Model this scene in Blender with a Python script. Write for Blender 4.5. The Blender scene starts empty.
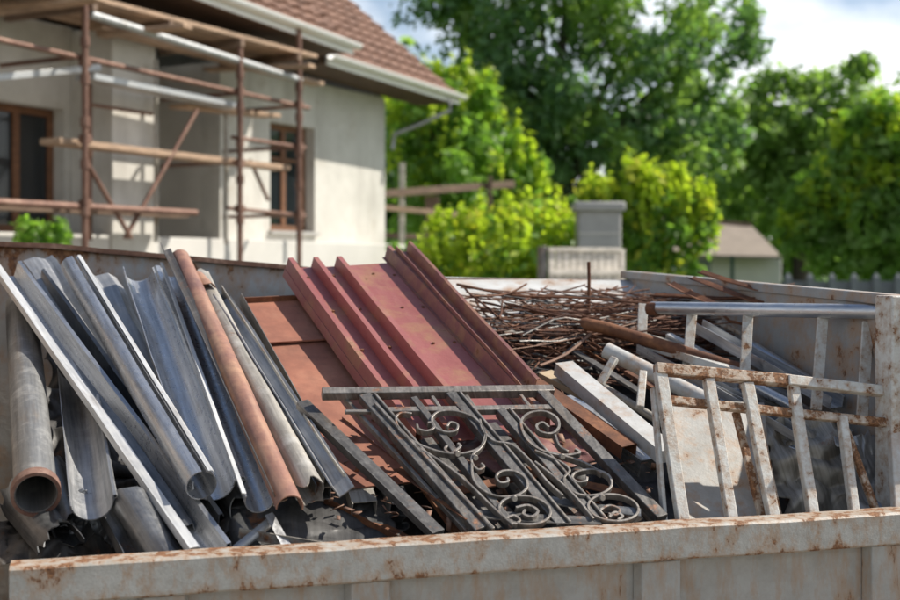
import bpy, math, random
import numpy as np
from mathutils import Vector, Matrix, noise
random.seed(7)
V = Vector
scene = bpy.context.scene
COL = scene.collection
F = 1250.0; CAMZ = 1.75; HOR = 268.0

# ------------------------------------------------------------------ placing
def P(px, py, Y):
    return V(((px-450)/F*Y, Y, CAMZ-(py-HOR)/F*Y))
NEAR_L = V((-1.056, 3.0, 0)); E1 = V((.9615, .2747, 0)).normalized(); E2 = V((-.2747, .9615, 0)).normalized()
SL = .36
def plane_hit(px, py, p0, n):
    d = V(((px-450)/F, 1, -(py-HOR)/F)); c = V((0, 0, CAMZ))
    return c + d*((p0-c).dot(n)/d.dot(n))
HN = V((-SL*E2.x, -SL*E2.y, 1)).normalized()
HP0 = V((NEAR_L.x, NEAR_L.y, 1.0))
def H(px, py, h=0.0):                        # point on the slope of the heap, lifted by h
    return plane_hit(px, py, HP0+V((0, 0, h)), HN)
def BW(px, z, b=.075):                       # point above/behind the near wall seen at column px, at height z
    k = (px-450)/F; n = NEAR_L.x*E2.x+NEAR_L.y*E2.y+b
    Y = n/(k*E2.x+E2.y)
    return V((k*Y, Y, z))
def B(a, b, z):                              # bin coordinates
    q = NEAR_L + E1*a + E2*b
    return V((q.x, q.y, z))
HD = V((.483, .875, 0)).normalized(); HNRM = V((.875, -.483, 0)).normalized(); HC = V((-1.092, 21, 0))
def W(u, o, z):                              # house coordinates: u to the left along the facade, o out of it
    q = HC - HD*u + HNRM*o
    return V((q.x, q.y, z))
def FP(px, py, o):                           # point on the plane parallel to the facade
    return plane_hit(px, py, HC+HNRM*o, HNRM)

# ------------------------------------------------------------------ objects
def tag(o, label=None, cat=None, group=None, kind=None):
    if label: o['label'] = label
    if cat: o['category'] = cat
    if group: o['group'] = group
    if kind: o['kind'] = kind
    return o
def thing(name, label, cat, loc, group=None):
    o = bpy.data.objects.new(name, None); COL.objects.link(o); o.location = loc
    o.empty_display_size = .1
    return tag(o, label, cat, group)

class MB:
    def __init__(s): s.v = []; s.f = []; s.st = {}
    def add(s, vs, fs):
        k = len(s.v); s.v += [V(q) for q in vs]; s.f += [tuple(i+k for i in f) for f in fs]
    def quad(s, a, b, c, d): s.add([a, b, c, d], [(0, 1, 2, 3)])
    def obox(s, o, ax, ay, az):
        o, ax, ay, az = V(o), V(ax), V(ay), V(az)
        vs = [o, o+ax, o+ax+ay, o+ay, o+az, o+ax+az, o+ax+ay+az, o+ay+az]
        s.add(vs, [(0, 3, 2, 1), (4, 5, 6, 7), (0, 1, 5, 4), (1, 2, 6, 5), (2, 3, 7, 6), (3, 0, 4, 7)])
    def frame(s, p0, p1, up, roll=0):
        a = (p1-p0).normalized(); r = up.cross(a).normalized(); u = a.cross(r).normalized()
        c, q = math.cos(roll), math.sin(roll)
        return a, r*c+u*q, u*c-r*q
    def bar(s, p0, p1, w, h, up=V((0, 0, 1)), roll=0):
        a, r, u = s.frame(p0, p1, up, roll)
        s.obox(p0-r*w/2-u*h/2, r*w, u*h, p1-p0)
    def loft(s, loops, cap=True, strip=False):
        n = len(loops[0]); vs = [q for l in loops for q in l]; fs = []
        for k in range(len(loops)-1):
            for i in range(n):
                j = (i+1) % n
                fs.append((k*n+i, k*n+j, (k+1)*n+j, (k+1)*n+i))
        if cap:
            e = (len(loops)-1)*n
            if strip:
                m = n//2
                for i in range(m-1):
                    fs.append((i+1, i, n-1-i, n-2-i)); fs.append((e+i, e+i+1, e+n-2-i, e+n-1-i))
            else:
                fs.append(tuple(reversed(range(n)))); fs.append(tuple(range(e, e+n)))
        s.add(vs, fs)
    def sweep(s, prof, p0, p1, t=None, up=HN, roll=0, seg=10, amp=0, fr=3.2, sag=0, twist=0, flare=0, rag=0):
        p0, p1 = V(p0), V(p1)
        if t:
            n = len(prof); off = []
            for i in range(n):
                a = V(prof[max(0, i-1)]); b = V(prof[min(n-1, i+1)]); d = (b-a)
                if d.length < 1e-9: d = V((1, 0))
                d.normalize(); off.append((prof[i][0]-d.y*t, prof[i][1]+d.x*t))
            loop = list(prof)+off[::-1]
        else: loop = list(prof)
        loops = []; off = V((random.random()*50, random.random()*50, random.random()*50))
        for k in range(seg+1):
            x = k/seg; a, r, u = s.frame(p0, p1, up, roll+twist*(x-.5))
            c = p0.lerp(p1, x) - u*sag*math.sin(math.pi*x)
            sc = 1+flare*max(0, x-.8)*5
            L = []
            for i, (lx, ly) in enumerate(loop):
                q = c + r*lx*sc + u*ly*sc
                if amp:
                    nv = noise.noise_vector(q*fr+off)+.18*noise.noise_vector(q*fr*4.1+off)
                    ew = max(0, 1-min(x, 1-x)*9); q = q + nv*amp*(.75+(1.8 if rag else .3)*ew)
                if rag and k in (0, seg):
                    ii = min(i, len(loop)-1-i) if t else i
                    q = q + a*rag*(noise.noise(V((ii*.33, k, off.x)))+.35*noise.noise(V((ii*1.1, k, off.y))))
                L.append(q)
            loops.append(L)
        k0 = len(s.v); n = len(loop); m_ = n//2 if t else n; L_ = (p1-p0).length
        for k in range(seg+1):
            acc = 0
            for i in range(n):
                ii = min(i, n-1-i) if t else i
                d_ = sum((V(loop[j+1])-V(loop[j])).length for j in range(ii)) if k == 0 else s.st[k0+i][0]
                s.st[k0+k*n+i] = (d_, L_*k/seg, 0)
        s.loft(loops, True, bool(t))
    def tube(s, path, r, n=8, cap=True):
        path = [V(q) for q in path]; loops = []
        for k, q in enumerate(path):
            a = (path[min(k+1, len(path)-1)]-path[max(k-1, 0)]).normalized()
            up = V((0, 0, 1)) if abs(a.z) < .95 else V((0, 1, 0))
            e = up.cross(a).normalized(); f = a.cross(e)
            rr = r[k] if isinstance(r, (list, tuple)) else r
            loops.append([q+e*math.cos(2*math.pi*i/n)*rr+f*math.sin(2*math.pi*i/n)*rr for i in range(n)])
        s.loft(loops, cap)
    def strip(s, path, w, th, nrm):
        loops = []
        for k, q in enumerate(path):
            a = (path[min(k+1, len(path)-1)]-path[max(k-1, 0)]).normalized()
            e = nrm.cross(a).normalized()
            loops.append([q+e*th/2+nrm*w/2, q-e*th/2+nrm*w/2, q-e*th/2-nrm*w/2, q+e*th/2-nrm*w/2])
        s.loft(loops)
    def grid(s, fn, nu, nv):
        vs = [fn(i/nu, j/nv) for j in range(nv+1) for i in range(nu+1)]
        fs = [(j*(nu+1)+i, j*(nu+1)+i+1, (j+1)*(nu+1)+i+1, (j+1)*(nu+1)+i) for j in range(nv) for i in range(nu)]
        s.add(vs, fs)
    def build(s, name, m, parent=None, bevel=0, angle=38, solid=0):
        me = bpy.data.meshes.new(name)
        if parent is not None: org = V(parent.get('org', (0, 0, 0)))
        else:
            lo = V([min(q[i] for q in s.v) for i in range(3)]); hi = V([max(q[i] for q in s.v) for i in range(3)])
            org = V(((lo.x+hi.x)/2, (lo.y+hi.y)/2, lo.z))
        me.from_pydata([q-org for q in s.v], [], s.f); me.materials.append(m)
        at = me.attributes.new('st', 'FLOAT_VECTOR', 'POINT')
        at.data.foreach_set('vector', [c for i, q in enumerate(s.v) for c in s.st.get(i, (q.x+q.z*.3, q.y, q.z))])
        me.polygons.foreach_set('use_smooth', [True]*len(me.polygons))
        me.update(); me.set_sharp_from_angle(angle=math.radians(angle))
        o = bpy.data.objects.new(name, me); COL.objects.link(o)
        if parent is not None: o.parent = parent
        else: o.location = org
        if bevel:
            b = o.modifiers.new('edge', 'BEVEL'); b.width = bevel; b.segments = 2; b.limit_method = 'ANGLE'; b.angle_limit = math.radians(40)
        if solid:
            b = o.modifiers.new('gauge', 'SOLIDIFY'); b.thickness = solid; b.offset = 0
        return o

def root(name, label, cat, loc, group=None):
    o = thing(name, label, cat, loc, group)
    o['org'] = tuple(loc)
    return o

# ------------------------------------------------------------------ materials
class N:
    def __init__(s, name):
        s.m = bpy.data.materials.new(name); s.m.use_nodes = True
        s.t = s.m.node_tree; s.b = s.t.nodes['Principled BSDF']; s.out = s.t.nodes['Material Output']
        tc = s.t.nodes.new('ShaderNodeTexCoord'); oi = s.t.nodes.new('ShaderNodeObjectInfo')
        mul = s.t.nodes.new('ShaderNodeMath'); mul.operation = 'MULTIPLY'; mul.inputs[1].default_value = 37
        add = s.t.nodes.new('ShaderNodeVectorMath'); add.operation = 'ADD'
        s.l(oi.outputs['Random'], mul.inputs[0]); s.l(tc.outputs['Object'], add.inputs[0]); s.l(mul.outputs[0], add.inputs[1])
        s.co = add.outputs[0]; s.obj = tc.outputs['Object']; s.rnd = oi.outputs['Random']
    def l(s, a, b): s.t.links.new(a, b)
    def noise(s, sc, det=5, rough=.6, stretch=None, dist=0):
        n = s.t.nodes.new('ShaderNodeTexNoise'); n.inputs['Scale'].default_value = sc; n.inputs['Detail'].default_value = det
        n.inputs['Roughness'].default_value = rough; n.inputs['Distortion'].default_value = dist
        co = s.co
        if stretch:
            mp = s.t.nodes.new('ShaderNodeMapping'); mp.inputs['Scale'].default_value = stretch; s.l(co, mp.inputs[0]); co = mp.outputs[0]
        s.l(co, n.inputs['Vector']); return n.outputs['Fac']
    def streak(s, a, b, det=5):
        at = s.t.nodes.new('ShaderNodeAttribute'); at.attribute_name = 'st'
        ad = s.t.nodes.new('ShaderNodeVectorMath'); ad.operation = 'MULTIPLY_ADD'; ad.inputs[1].default_value = (a, b, 1)
        s.l(at.outputs['Vector'], ad.inputs[0])
        mu = s.t.nodes.new('ShaderNodeMath'); mu.operation = 'MULTIPLY'; mu.inputs[1].default_value = 61; s.l(s.rnd, mu.inputs[0]); s.l(mu.outputs[0], ad.inputs[2])
        n = s.t.nodes.new('ShaderNodeTexNoise'); n.inputs['Scale'].default_value = 1; n.inputs['Detail'].default_value = det; n.inputs['Roughness'].default_value = .65
        s.l(ad.outputs[0], n.inputs['Vector']); return n.outputs['Fac']
    def ramp(s, fac, stops):
        r = s.t.nodes.new('ShaderNodeValToRGB'); e = r.color_ramp.elements
        while len(e) < len(stops): e.new(.5)
        for k, (p, c) in enumerate(stops):
            e[k].position = p; e[k].color = (c, c, c, 1) if isinstance(c, (int, float)) else (*c, 1)
        s.l(fac, r.inputs[0]); return r.outputs[0]
    def mix(s, f, a, b, mode='MIX'):
        m = s.t.nodes.new('ShaderNodeMix'); m.data_type = 'RGBA'; m.blend_type = mode
        if isinstance(f, (int, float)): m.inputs[0].default_value = f
        else: s.l(f, m.inputs[0])
        for k, q in ((6, a), (7, b)):
            if isinstance(q, tuple): m.inputs[k].default_value = (*q, 1)
            else: s.l(q, m.inputs[k])
        return m.outputs[2]
    def math(s, op, a, b):
        m = s.t.nodes.new('ShaderNodeMath'); m.operation = op
        for k, q in ((0, a), (1, b)):
            if isinstance(q, (int, float)): m.inputs[k].default_value = q
            else: s.l(q, m.inputs[k])
        return m.outputs[0]
    def set(s, key, v):
        if isinstance(v, (int, float)): s.b.inputs[key].default_value = v
        elif isinstance(v, tuple): s.b.inputs[key].default_value = (*v, 1)
        else: s.l(v, s.b.inputs[key])
    def bump(s, h, st=.3, d=.01):
        b = s.t.nodes.new('ShaderNodeBump'); b.inputs['Strength'].default_value = st; b.inputs['Distance'].default_value = d
        s.l(h, b.inputs['Height']); s.l(b.outputs[0], s.b.inputs['Normal'])

def plain(name, c, rough=.7, var=.25, sc=6, metal=0, bump=.15):
    n = N(name); f = n.noise(sc, 6)
    n.set('Base Color', n.mix(f, tuple(x*(1-var) for x in c), tuple(min(1, x*(1+var)) for x in c)))
    n.set('Roughness', rough); n.set('Metallic', metal); n.bump(n.noise(sc*6, 4), bump, .005)
    return n.m
RUST_D = (.055, .022, .012); RUST_M = (.16, .06, .025); RUST_L = (.30, .13, .055)
def rusty(name, dark=RUST_D, mid=RUST_M, light=RUST_L, metal=.1, rough=.75, sc=9):
    n = N(name); a = n.noise(sc, 8, .65); b = n.noise(sc*7, 4)
    c = n.ramp(a, [(.3, dark), (.52, mid), (.72, light)])
    c = n.mix(n.ramp(b, [(.4, 0.), (.7, .5)]), c, dark)
    n.set('Base Color', c); n.set('Roughness', rough); n.set('Metallic', metal); n.bump(b, .35, .004)
    return n.m
def zinc(name, c, c2, rough=.42, metal=.85, rust=.0, sc=5, chalk=.3):
    n = N(name); a = n.streak(45, 1.6); b = n.noise(sc*9, 4); g = n.streak(110, 5)
    col = n.ramp(a, [(.3, c2), (.55, c), (.75, tuple(min(1, x*1.15) for x in c))])
    ch = n.ramp(n.noise(sc*1.7, 8, .7), [(.5, 0.), (.7, chalk)])
    col = n.mix(n.ramp(n.streak(16, 2.4, 7), [(.56, 0.), (.72, .55)]), col, (.23, .17, .115))
    col = n.mix(n.ramp(g, [(.35, .35), (.6, 0.)]), col, tuple(x*.45 for x in c2))
    col = n.mix(ch, col, (.55, .54, .51))
    met = n.math('SUBTRACT', metal, n.math('MULTIPLY', ch, metal))
    if rust:
        rm = n.ramp(n.noise(sc*1.3, 9, .7), [(.66-rust*.3, 0.), (.76-rust*.3, 1.)])
        col = n.mix(rm, col, n.ramp(b, [(.35, RUST_D), (.65, RUST_L)]))
        met = n.math('MULTIPLY', met, n.math('SUBTRACT', 1., rm))
    n.set('Base Color', col); n.set('Metallic', met)
    n.set('Roughness', n.ramp(b, [(.3, rough-.08), (.7, rough+.12)])); n.bump(n.noise(sc*3, 5), .18, .01)
    return n.m
def chipped(name, paint, rust=.4, sc=7, rough=.5, streak=None, edge=False, dirt=.35, rough_r=.8):
    n = N(name); a = n.noise(sc, 10, .68, streak); b = n.noise(sc*6, 5)
    lo = .70-rust*.4
    if edge:
        sp = n.t.nodes.new('ShaderNodeSeparateXYZ'); n.l(n.obj, sp.inputs[0])
        k = n.math('POWER', n.math('MINIMUM', n.math('DIVIDE', n.math('ABSOLUTE', n.math('SUBTRACT', sp.outputs['Z'], edge[0]), 0), edge[1]), 1.05), edge[2])
        a = n.math('ADD', a, n.math('MULTIPLY', k, edge[3]))
    rm = n.ramp(a, [(lo, 0.), (lo+.05, 1.)])
    halo = n.ramp(a, [(lo-.15, 0.), (lo, .62)])
    d = n.ramp(n.noise(sc*.8, 7, .7), [(.4, 0.), (.75, dirt)])
    col = n.mix(d, paint, tuple(x*.45*k for x, k in zip(paint, (1.05, .95, .8))))
    col = n.mix(n.ramp(b, [(.3, 0.), (.8, .25)]), col, tuple(x*.7 for x in paint))
    col = n.mix(halo, col, (.33, .19, .095))
    col = n.mix(rm, col, n.ramp(b, [(.3, (.075, .032, .016)), (.5, (.19, .085, .036)), (.7, (.33, .165, .075))]))
    n.set('Base Color', col)
    n.set('Roughness', n.mix(rm, (rough,)*3, (rough_r,)*3)); n.bump(n.math('SUBTRACT', b, n.math('MULTIPLY', rm, .6)), .35, .004)
    return n.m
def leafmat(name, c, c2, tr=.45):
    n = N(name); n.co = n.obj
    f = n.noise(.9, 3); g = n.noise(9, 2)
    col = n.mix(n.ramp(f, [(.3, 0.), (.7, 1.)]), c, c2); col = n.mix(n.math('MULTIPLY', g, .5), col, tuple(x*.6 for x in c))
    n.set('Base Color', col); n.set('Roughness', .45); n.set('Specular IOR Level', .35)
    t = n.t.nodes.new('ShaderNodeBsdfTranslucent'); n.l(n.mix(1., col, (1.6, 1.75, .8), 'MULTIPLY'), t.inputs['Color'])
    m = n.t.nodes.new('ShaderNodeMixShader'); m.inputs[0].default_value = tr
    n.l(n.b.outputs[0], m.inputs[1]); n.l(t.outputs[0], m.inputs[2]); n.l(m.outputs[0], n.out.inputs['Surface'])
    return n.m

M = {}
M['bin'] = chipped('bin_paint', (.37, .355, .325), .19, 15, .55, (1, 1, .28), dirt=.5)
M['rim'] = chipped('rim_paint', (.42, .405, .37), .20, 24, .55, (1, 1, .6), edge=(.99, .05, 3, .14), dirt=.6)
M['bin_in'] = chipped('bin_inside_paint', (.30, .30, .295), .27, 8, .6, dirt=.4)
M['bin_back'] = chipped('bin_back_paint', (.36, .36, .35), .20, 9, .6, (1, 1, .6), edge=(.9, .9, 12, .12), dirt=.4)
M['dirty_panel'] = chipped('dirty_panel', (.37, .36, .335), .2, 14, .6, dirt=.6)
M['grey_paint'] = chipped('grey_paint', (.47, .47, .46), .16, 12, .5, dirt=.6)
M['rim_rust'] = rusty('rim_rust', RUST_D, (.17, .085, .055), (.34, .22, .16), sc=7)
M['zinc'] = zinc('zinc', (.62, .625, .635), (.36, .365, .375), .30, .78, 0, 5, .2)
M['lip'] = zinc('zinc_lip_sunlit', (.72, .72, .71), (.50, .50, .49), .42, .35, .04, 9, .5)  # paler, rougher than the zinc: sun glint on the lips put into colour
M['zinc_dark'] = zinc('zinc_dark', (.24, .245, .25), (.12, .125, .13), .40, .75, .12, 6, .2)
M['fill'] = zinc('shaded_scrap', (.085, .082, .08), (.045, .044, .042), .55, .4, .2, 6, .05)  # near-black: deep shade between the scrap pieces is put into this colour
M['zinc_pale'] = zinc('zinc_pale', (.46, .46, .46), (.25, .26, .27), .45, .7, .06, 5, .4)
M['zinc_tan'] = zinc('zinc_tan', (.42, .39, .34), (.22, .20, .17), .55, .4, .25, 6, .5)
M['pipe_grey'] = zinc('pipe_grey', (.25, .25, .245), (.15, .15, .15), .5, .5, .0, 4, .5)
M['pipe_rim'] = rusty('pipe_rim', (.09, .04, .03), (.2, .11, .08), (.3, .2, .16))
M['copper'] = rusty('copper_rust', (.17, .085, .075), (.36, .185, .125), (.52, .32, .19), .25, .5, 4)
M['red'] = chipped('red_sheet_paint', (.30, .10, .09), .13, 6, .42, dirt=.35)
def faded(m, amt=.45, tint=(.46, .26, .22), a_=70, b_=1.5):
    t = m.node_tree; n = N.__new__(N); n.m = m; n.t = t; n.b = t.nodes['Principled BSDF']; n.rnd = [q for q in t.nodes if q.type == 'OBJECT_INFO'][0].outputs['Random']
    src = n.b.inputs['Base Color'].links[0].from_socket
    f1 = n.ramp(n.streak(a_, b_, 6), [(.48, 0.), (.72, amt)]); f2 = n.ramp(n.streak(160, .9, 3), [(.66, 0.), (.72, .5)])
    n.l(n.mix(f2, n.mix(f1, src, tint), tuple(x*.35 for x in tint)), n.b.inputs['Base Color'])
faded(M['red'], .22, (.46, .24, .20), 14, 2.5)
M['red_trim'] = chipped('red_trim_paint', (.225, .098, .09), .20, 12, .5, dirt=.5)
M['orange'] = rusty('orange_rust', (.18, .07, .045), (.30, .115, .07), (.39, .165, .10), .0, .7, 3)
faded(M['orange'], .25, (.46, .24, .15), 12, 6)
faded(M['copper'], .5, (.55, .36, .24), 26, 2)
M['iron'] = zinc('dark_iron', (.125, .118, .112), (.06, .057, .054), .45, .5, .28, 12, .2)
M['iron_worn'] = zinc('worn_iron', (.25, .225, .20), (.09, .08, .07), .40, .5, .3, 10, .25)
M['rust'] = rusty('brown_rust')
M['rod'] = rusty('rod_rust', (.05, .022, .014), (.15, .06, .032), (.27, .13, .075), .1, .8, 14)
M['rod_pale'] = rusty('rod_pale', (.10, .06, .045), (.24, .13, .085), (.36, .24, .17), .1, .75, 14)
M['white_rust'] = chipped('white_paint_rust', (.60, .59, .55), .27, 26, .5, dirt=.45)
M['white_rusty'] = chipped('white_paint_very_rusty', (.58, .52, .45), .56, 24, .55, dirt=.6)
M['white'] = chipped('white_paint', (.56, .56, .545), .2, 8, .45, dirt=.6)
M['alu'] = zinc('aluminium', (.66, .67, .68), (.42, .43, .45), .34, .85, .0, 6, .35)
M['tan_wood'] = plain('tan_wood', (.42, .32, .20), .7, .3, 14)
def woodmat(name, c):
    n = N(name); f = n.noise(5, 6, .6, (1, 1, 6)); g = n.noise(30, 4)
    col = n.mix(n.ramp(f, [(.3, 0.), (.7, 1.)]), tuple(x*.6 for x in c), tuple(x*1.25 for x in c)); n.set('Base Color', col); n.set('Roughness', .75); n.bump(g, .2, .003)
    return n.m
M['plank'] = woodmat('plank_wood', (.40, .27, .18))
M['plank_dark'] = woodmat('old_wood', (.19, .125, .085))
M['plank_grey'] = woodmat('grey_wood', (.66, .60, .52))
M['tube'] = rusty('scaffold_tube', (.10, .05, .035), (.19, .10, .07), (.30, .19, .14), .3, .55, 6)
M['scaf_alu'] = zinc('scaffold_alu', (.50, .51, .51), (.34, .35, .36), .45, .5, .03, 4, .5)
n_ = N('plaster'); f_ = n_.noise(1.3, 8, .65); g_ = n_.noise(25, 4)
c_ = n_.mix(n_.ramp(f_, [(.35, 0.), (.7, 1.)]), (.50, .48, .435), (.66, .635, .585))
c_ = n_.mix(n_.ramp(n_.noise(2.2, 8, .7), [(.56, 0.), (.70, .6)]), c_, (.42, .37, .30))
c_ = n_.mix(n_.ramp(n_.noise(1.1, 7, .65, (2.2, 2.2, .5)), [(.52, 0.), (.66, .45)]), c_, (.36, .335, .30))
n_.set('Base Color', c_); n_.set('Roughness', .9); n_.bump(g_, .3, .01); M['plaster'] = n_.m
M['plaster_grey'] = plain('render_grey', (.60, .57, .52), .9, .2, 2)
M['concrete'] = plain('concrete', (.38, .37, .35), .9, .22, 4, 0, .4)
M['concrete_pale'] = plain('concrete_pale', (.60, .58, .54), .85, .15, 3)
n_ = N('roof_tile'); f_ = n_.noise(2.2, 6, .7); g_ = n_.noise(12, 5)
c_ = n_.ramp(f_, [(.3, (.11, .055, .036)), (.5, (.195, .095, .06)), (.7, (.27, .15, .10))])
c_ = n_.mix(n_.math('MULTIPLY', g_, .4), c_, (.12, .10, .085)); n_.set('Base Color', c_); n_.set('Roughness', .85); n_.bump(g_, .3, .01); M['tile'] = n_.m
M['tile_grey'] = plain('shed_roof', (.25, .205, .165), .85, .3, 3)
M['window_wood'] = woodmat('window_wood', (.17, .075, .035))
n_ = N('glass'); n_.set('Base Color', (.02, .025, .03)); n_.set('Roughness', .08); n_.set('Specular IOR Level', .6); n_.set('Alpha', .55); M['glass'] = n_.m
M['curtain'] = plain('curtain', (.5, .47, .42), .9, .1)
M['gutter_white'] = plain('white_gutter', (.82, .82, .80), .4, .08, 3)
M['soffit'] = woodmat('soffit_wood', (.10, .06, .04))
M['slate'] = plain('slate_grey', (.17, .18, .19), .85, .2, 5)
M['green'] = plain('green_mesh', (.02, .075, .05), .6, .2)
M['bark'] = plain('bark', (.055, .042, .032), .9, .35, 8, 0, .5)
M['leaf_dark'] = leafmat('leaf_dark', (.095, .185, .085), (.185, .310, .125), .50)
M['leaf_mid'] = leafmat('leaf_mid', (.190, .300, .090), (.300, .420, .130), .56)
M['leaf_fresh'] = leafmat('leaf_fresh', (.150, .280, .060), (.260, .400, .085), .55)
M['leaf_yellow'] = leafmat('leaf_yellow', (.350, .460, .050), (.500, .560, .070), .55)
M['leaf_gold'] = leafmat('leaf_gold', (.50, .54, .07), (.60, .54, .08), .5)
n_ = N('yard'); c_ = n_.mix(n_.noise(1.2, 8), (.16, .145, .12), (.26, .235, .20)); n_.set('Base Color', c_); n_.set('Roughness', .95); n_.bump(n_.noise(30, 5), .5, .02); M['yard'] = n_.m
n_ = N('lawn'); c_ = n_.mix(n_.noise(2, 8), (.045, .085, .02), (.09, .13, .035)); n_.set('Base Color', c_); n_.set('Roughness', .95); n_.bump(n_.noise(40, 5), .6, .04); M['lawn'] = n_.m

# ------------------------------------------------------------------ world, sun, camera
SUN = V((.66, .16, .72)).normalized()
w = bpy.data.worlds.new('World'); scene.world = w; w.use_nodes = True
nt = w.node_tree; bg = nt.nodes['Background']
sky = nt.nodes.new('ShaderNodeTexSky'); sky.sky_type = 'NISHITA'; sky.sun_disc = False
sky.sun_elevation = math.asin(SUN.z); sky.sun_rotation = math.atan2(SUN.x, SUN.y)
sky.air_density = 1.0; sky.dust_density = 1.0; sky.ozone_density = 1.0
tc = nt.nodes.new('ShaderNodeTexCoord'); mp = nt.nodes.new('ShaderNodeMapping'); mp.inputs['Scale'].default_value = (1, 1, 2.2)
mp.inputs['Location'].default_value = (.3, .1, .25)
cn = nt.nodes.new('ShaderNodeTexNoise'); cn.inputs['Scale'].default_value = 3.2; cn.inputs['Detail'].default_value = 8; cn.inputs['Roughness'].default_value = .55
cr = nt.nodes.new('ShaderNodeValToRGB'); cr.color_ramp.elements[0].position = .45; cr.color_ramp.elements[1].position = .60
cr.color_ramp.elements[0].color = (.10, .10, .10, 1)
mx = nt.nodes.new('ShaderNodeMix'); mx.data_type = 'RGBA'
nt.links.new(tc.outputs['Generated'], mp.inputs[0]); nt.links.new(mp.outputs[0], cn.inputs['Vector']); nt.links.new(cn.outputs['Fac'], cr.inputs[0])
sx = nt.nodes.new('ShaderNodeSeparateXYZ'); nt.links.new(tc.outputs['Generated'], sx.inputs[0])
mr = nt.nodes.new('ShaderNodeMapRange'); mr.inputs['From Min'].default_value = .3; mr.inputs['From Max'].default_value = .7; mr.inputs['To Min'].default_value = 1; mr.inputs['To Max'].default_value = 0
nt.links.new(sx.outputs['Z'], mr.inputs['Value'])
mm = nt.nodes.new('ShaderNodeMath'); mm.operation = 'MULTIPLY'; nt.links.new(cr.outputs[0], mm.inputs[0]); nt.links.new(mr.outputs[0], mm.inputs[1])
nt.links.new(mm.outputs[0], mx.inputs[0]); nt.links.new(sky.outputs[0], mx.inputs[6]); mx.inputs[7].default_value = (10.5, 10.7, 11.0, 1)
nt.links.new(mx.outputs[2], bg.inputs['Color']); bg.inputs['Strength'].default_value = .098
sl = bpy.data.lights.new('sun', 'SUN'); sl.energy = 5.0; sl.angle = math.radians(.55); sl.color = (1, .94, .84)
so = bpy.data.objects.new('sun', sl); COL.objects.link(so); so.rotation_euler = SUN.to_track_quat('Z', 'Y').to_euler(); so.location = (12, 3, 14)
cd = bpy.data.cameras.new('camera'); co = bpy.data.objects.new('camera', cd); COL.objects.link(co)
co.location = (0, 0, CAMZ); co.rotation_euler = (math.radians(90), 0, 0)
cd.sensor_width = 36; cd.lens = 36*F/900; cd.shift_y = -(300-HOR)/900; cd.clip_end = 2000; cd.clip_start = .05
cd.dof.use_dof = True; cd.dof.focus_distance = 3.85; cd.dof.aperture_fstop = 2.4
scene.camera = co
scene.view_settings.view_transform = 'Standard'; scene.view_settings.look = 'None'; scene.view_settings.exposure = .42; scene.view_settings.gamma = 1

# ------------------------------------------------------------------ ground
mb = MB(); S = 600
mb.quad(V((-S, -S, 0)), V((S, -S, 0)), V((S, S, 0)), V((-S, S, 0))); tag(mb.build('ground', M['lawn']), kind='structure')
mb = MB(); mb.quad(V((-14, -8, .004)), V((14, -8, .004)), V((14, 16, .004)), V((-14, 16, .004))); tag(mb.build('yard', M['yard']), kind='structure')

# ------------------------------------------------------------------ the scrap bin
LEN = 2.62; DEP = 2.3; ZN = 1.037; FL = .30
bn = root('scrap_bin', 'large pale grey open scrap metal bin with rust along its rims', 'scrap bin', B(LEN/2, DEP/2, 0))
mb = MB(); mb.obox(B(-.1, 0, FL-.06), E1*(LEN+.2), E2*(DEP+.05), V((0, 0, .06))); mb.build('floor', M['bin_in'], bn)
# near wall
front = MB()
front.obox(B(0, .02, .12), E1*LEN, E2*.012, V((0, 0, ZN-.10-.12)))
fw = front.build('front_wall', M['bin'], bn)
r = MB(); loops = []
NS = 40
for k in range(NS+1):
    a = LEN*k/NS; dz = .004*noise.noise(V((a*2.1, 3, 1)))+.003*noise.noise(V((a*7, 1, 1))); db = .004*noise.noise(V((a*3, 9, 2)))
    prof = [(-.028, .0), (-.034, -.006), (-.034, -.088), (-.028, -.094), (.05, -.094), (.055, -.088), (.055, -.006), (.05, 0)]
    loops.append([B(a, b+db, ZN+z+dz) for b, z in prof])
r.loft(loops); r.build('top_rim', M['rim'], bn)
def rib(a, wd, dp=.035):
    m = MB(); lo = []
    for z in (.12, ZN-.097):
        lo.append([B(a-wd/2-.012, .018, z), B(a-wd/2, .018-dp, z), B(a+wd/2, .018-dp, z), B(a+wd/2+.012, .018, z)])
    m.loft(lo); m.build('rib', M['bin'], bn, .003)
for a, wd in ((.36, .10), (.88, .10), (1.70, .115), (2.42, .1)): rib(a, wd)
m = MB(); m.bar(B(0, .01, .10), B(LEN, .01, .10), .09, .09); m.build('bottom_rail', M['bin'], bn, .004)
# far wall with its sagging rim
def zfar(a): return np.interp(a, [-.27, 0, 1.16, 1.75, LEN], [1.862, 1.854, 1.75, 1.705, 1.695])
m = MB()
def far(u, v):
    a = -.27+(LEN+.29)*u; z = FL+(zfar(a)-.02-FL)*v
    return B(a, DEP+.010*noise.noise(V((a*2, z*2, 0))), z)
m.grid(far, 40, 14); m.build('back_wall', M['bin_back'], bn, 0, 60, .01)
m = MB(); loops = []
for k in range(41):
    a = -.27+(LEN+.29)*k/40; z = zfar(a)+.003*noise.noise(V((a*6, 0, 0)))
    loops.append([B(a, DEP+b, z+c) for b, c in [(-.022, 0), (-.024, -.016), (-.024, -.020), (.05, -.02), (.05, 0)]])
m.loft(loops); m.build('back_rim', M['rim_rust'], bn)
for a in (.55, 1.25, 2.0):
    m = MB(); m.obox(B(a, DEP-.034, FL), E1*.06, E2*.025, V((0, 0, zfar(a)-.07-FL))); m.build('inner_rib', M['bin_in'], bn, .004)
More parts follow.
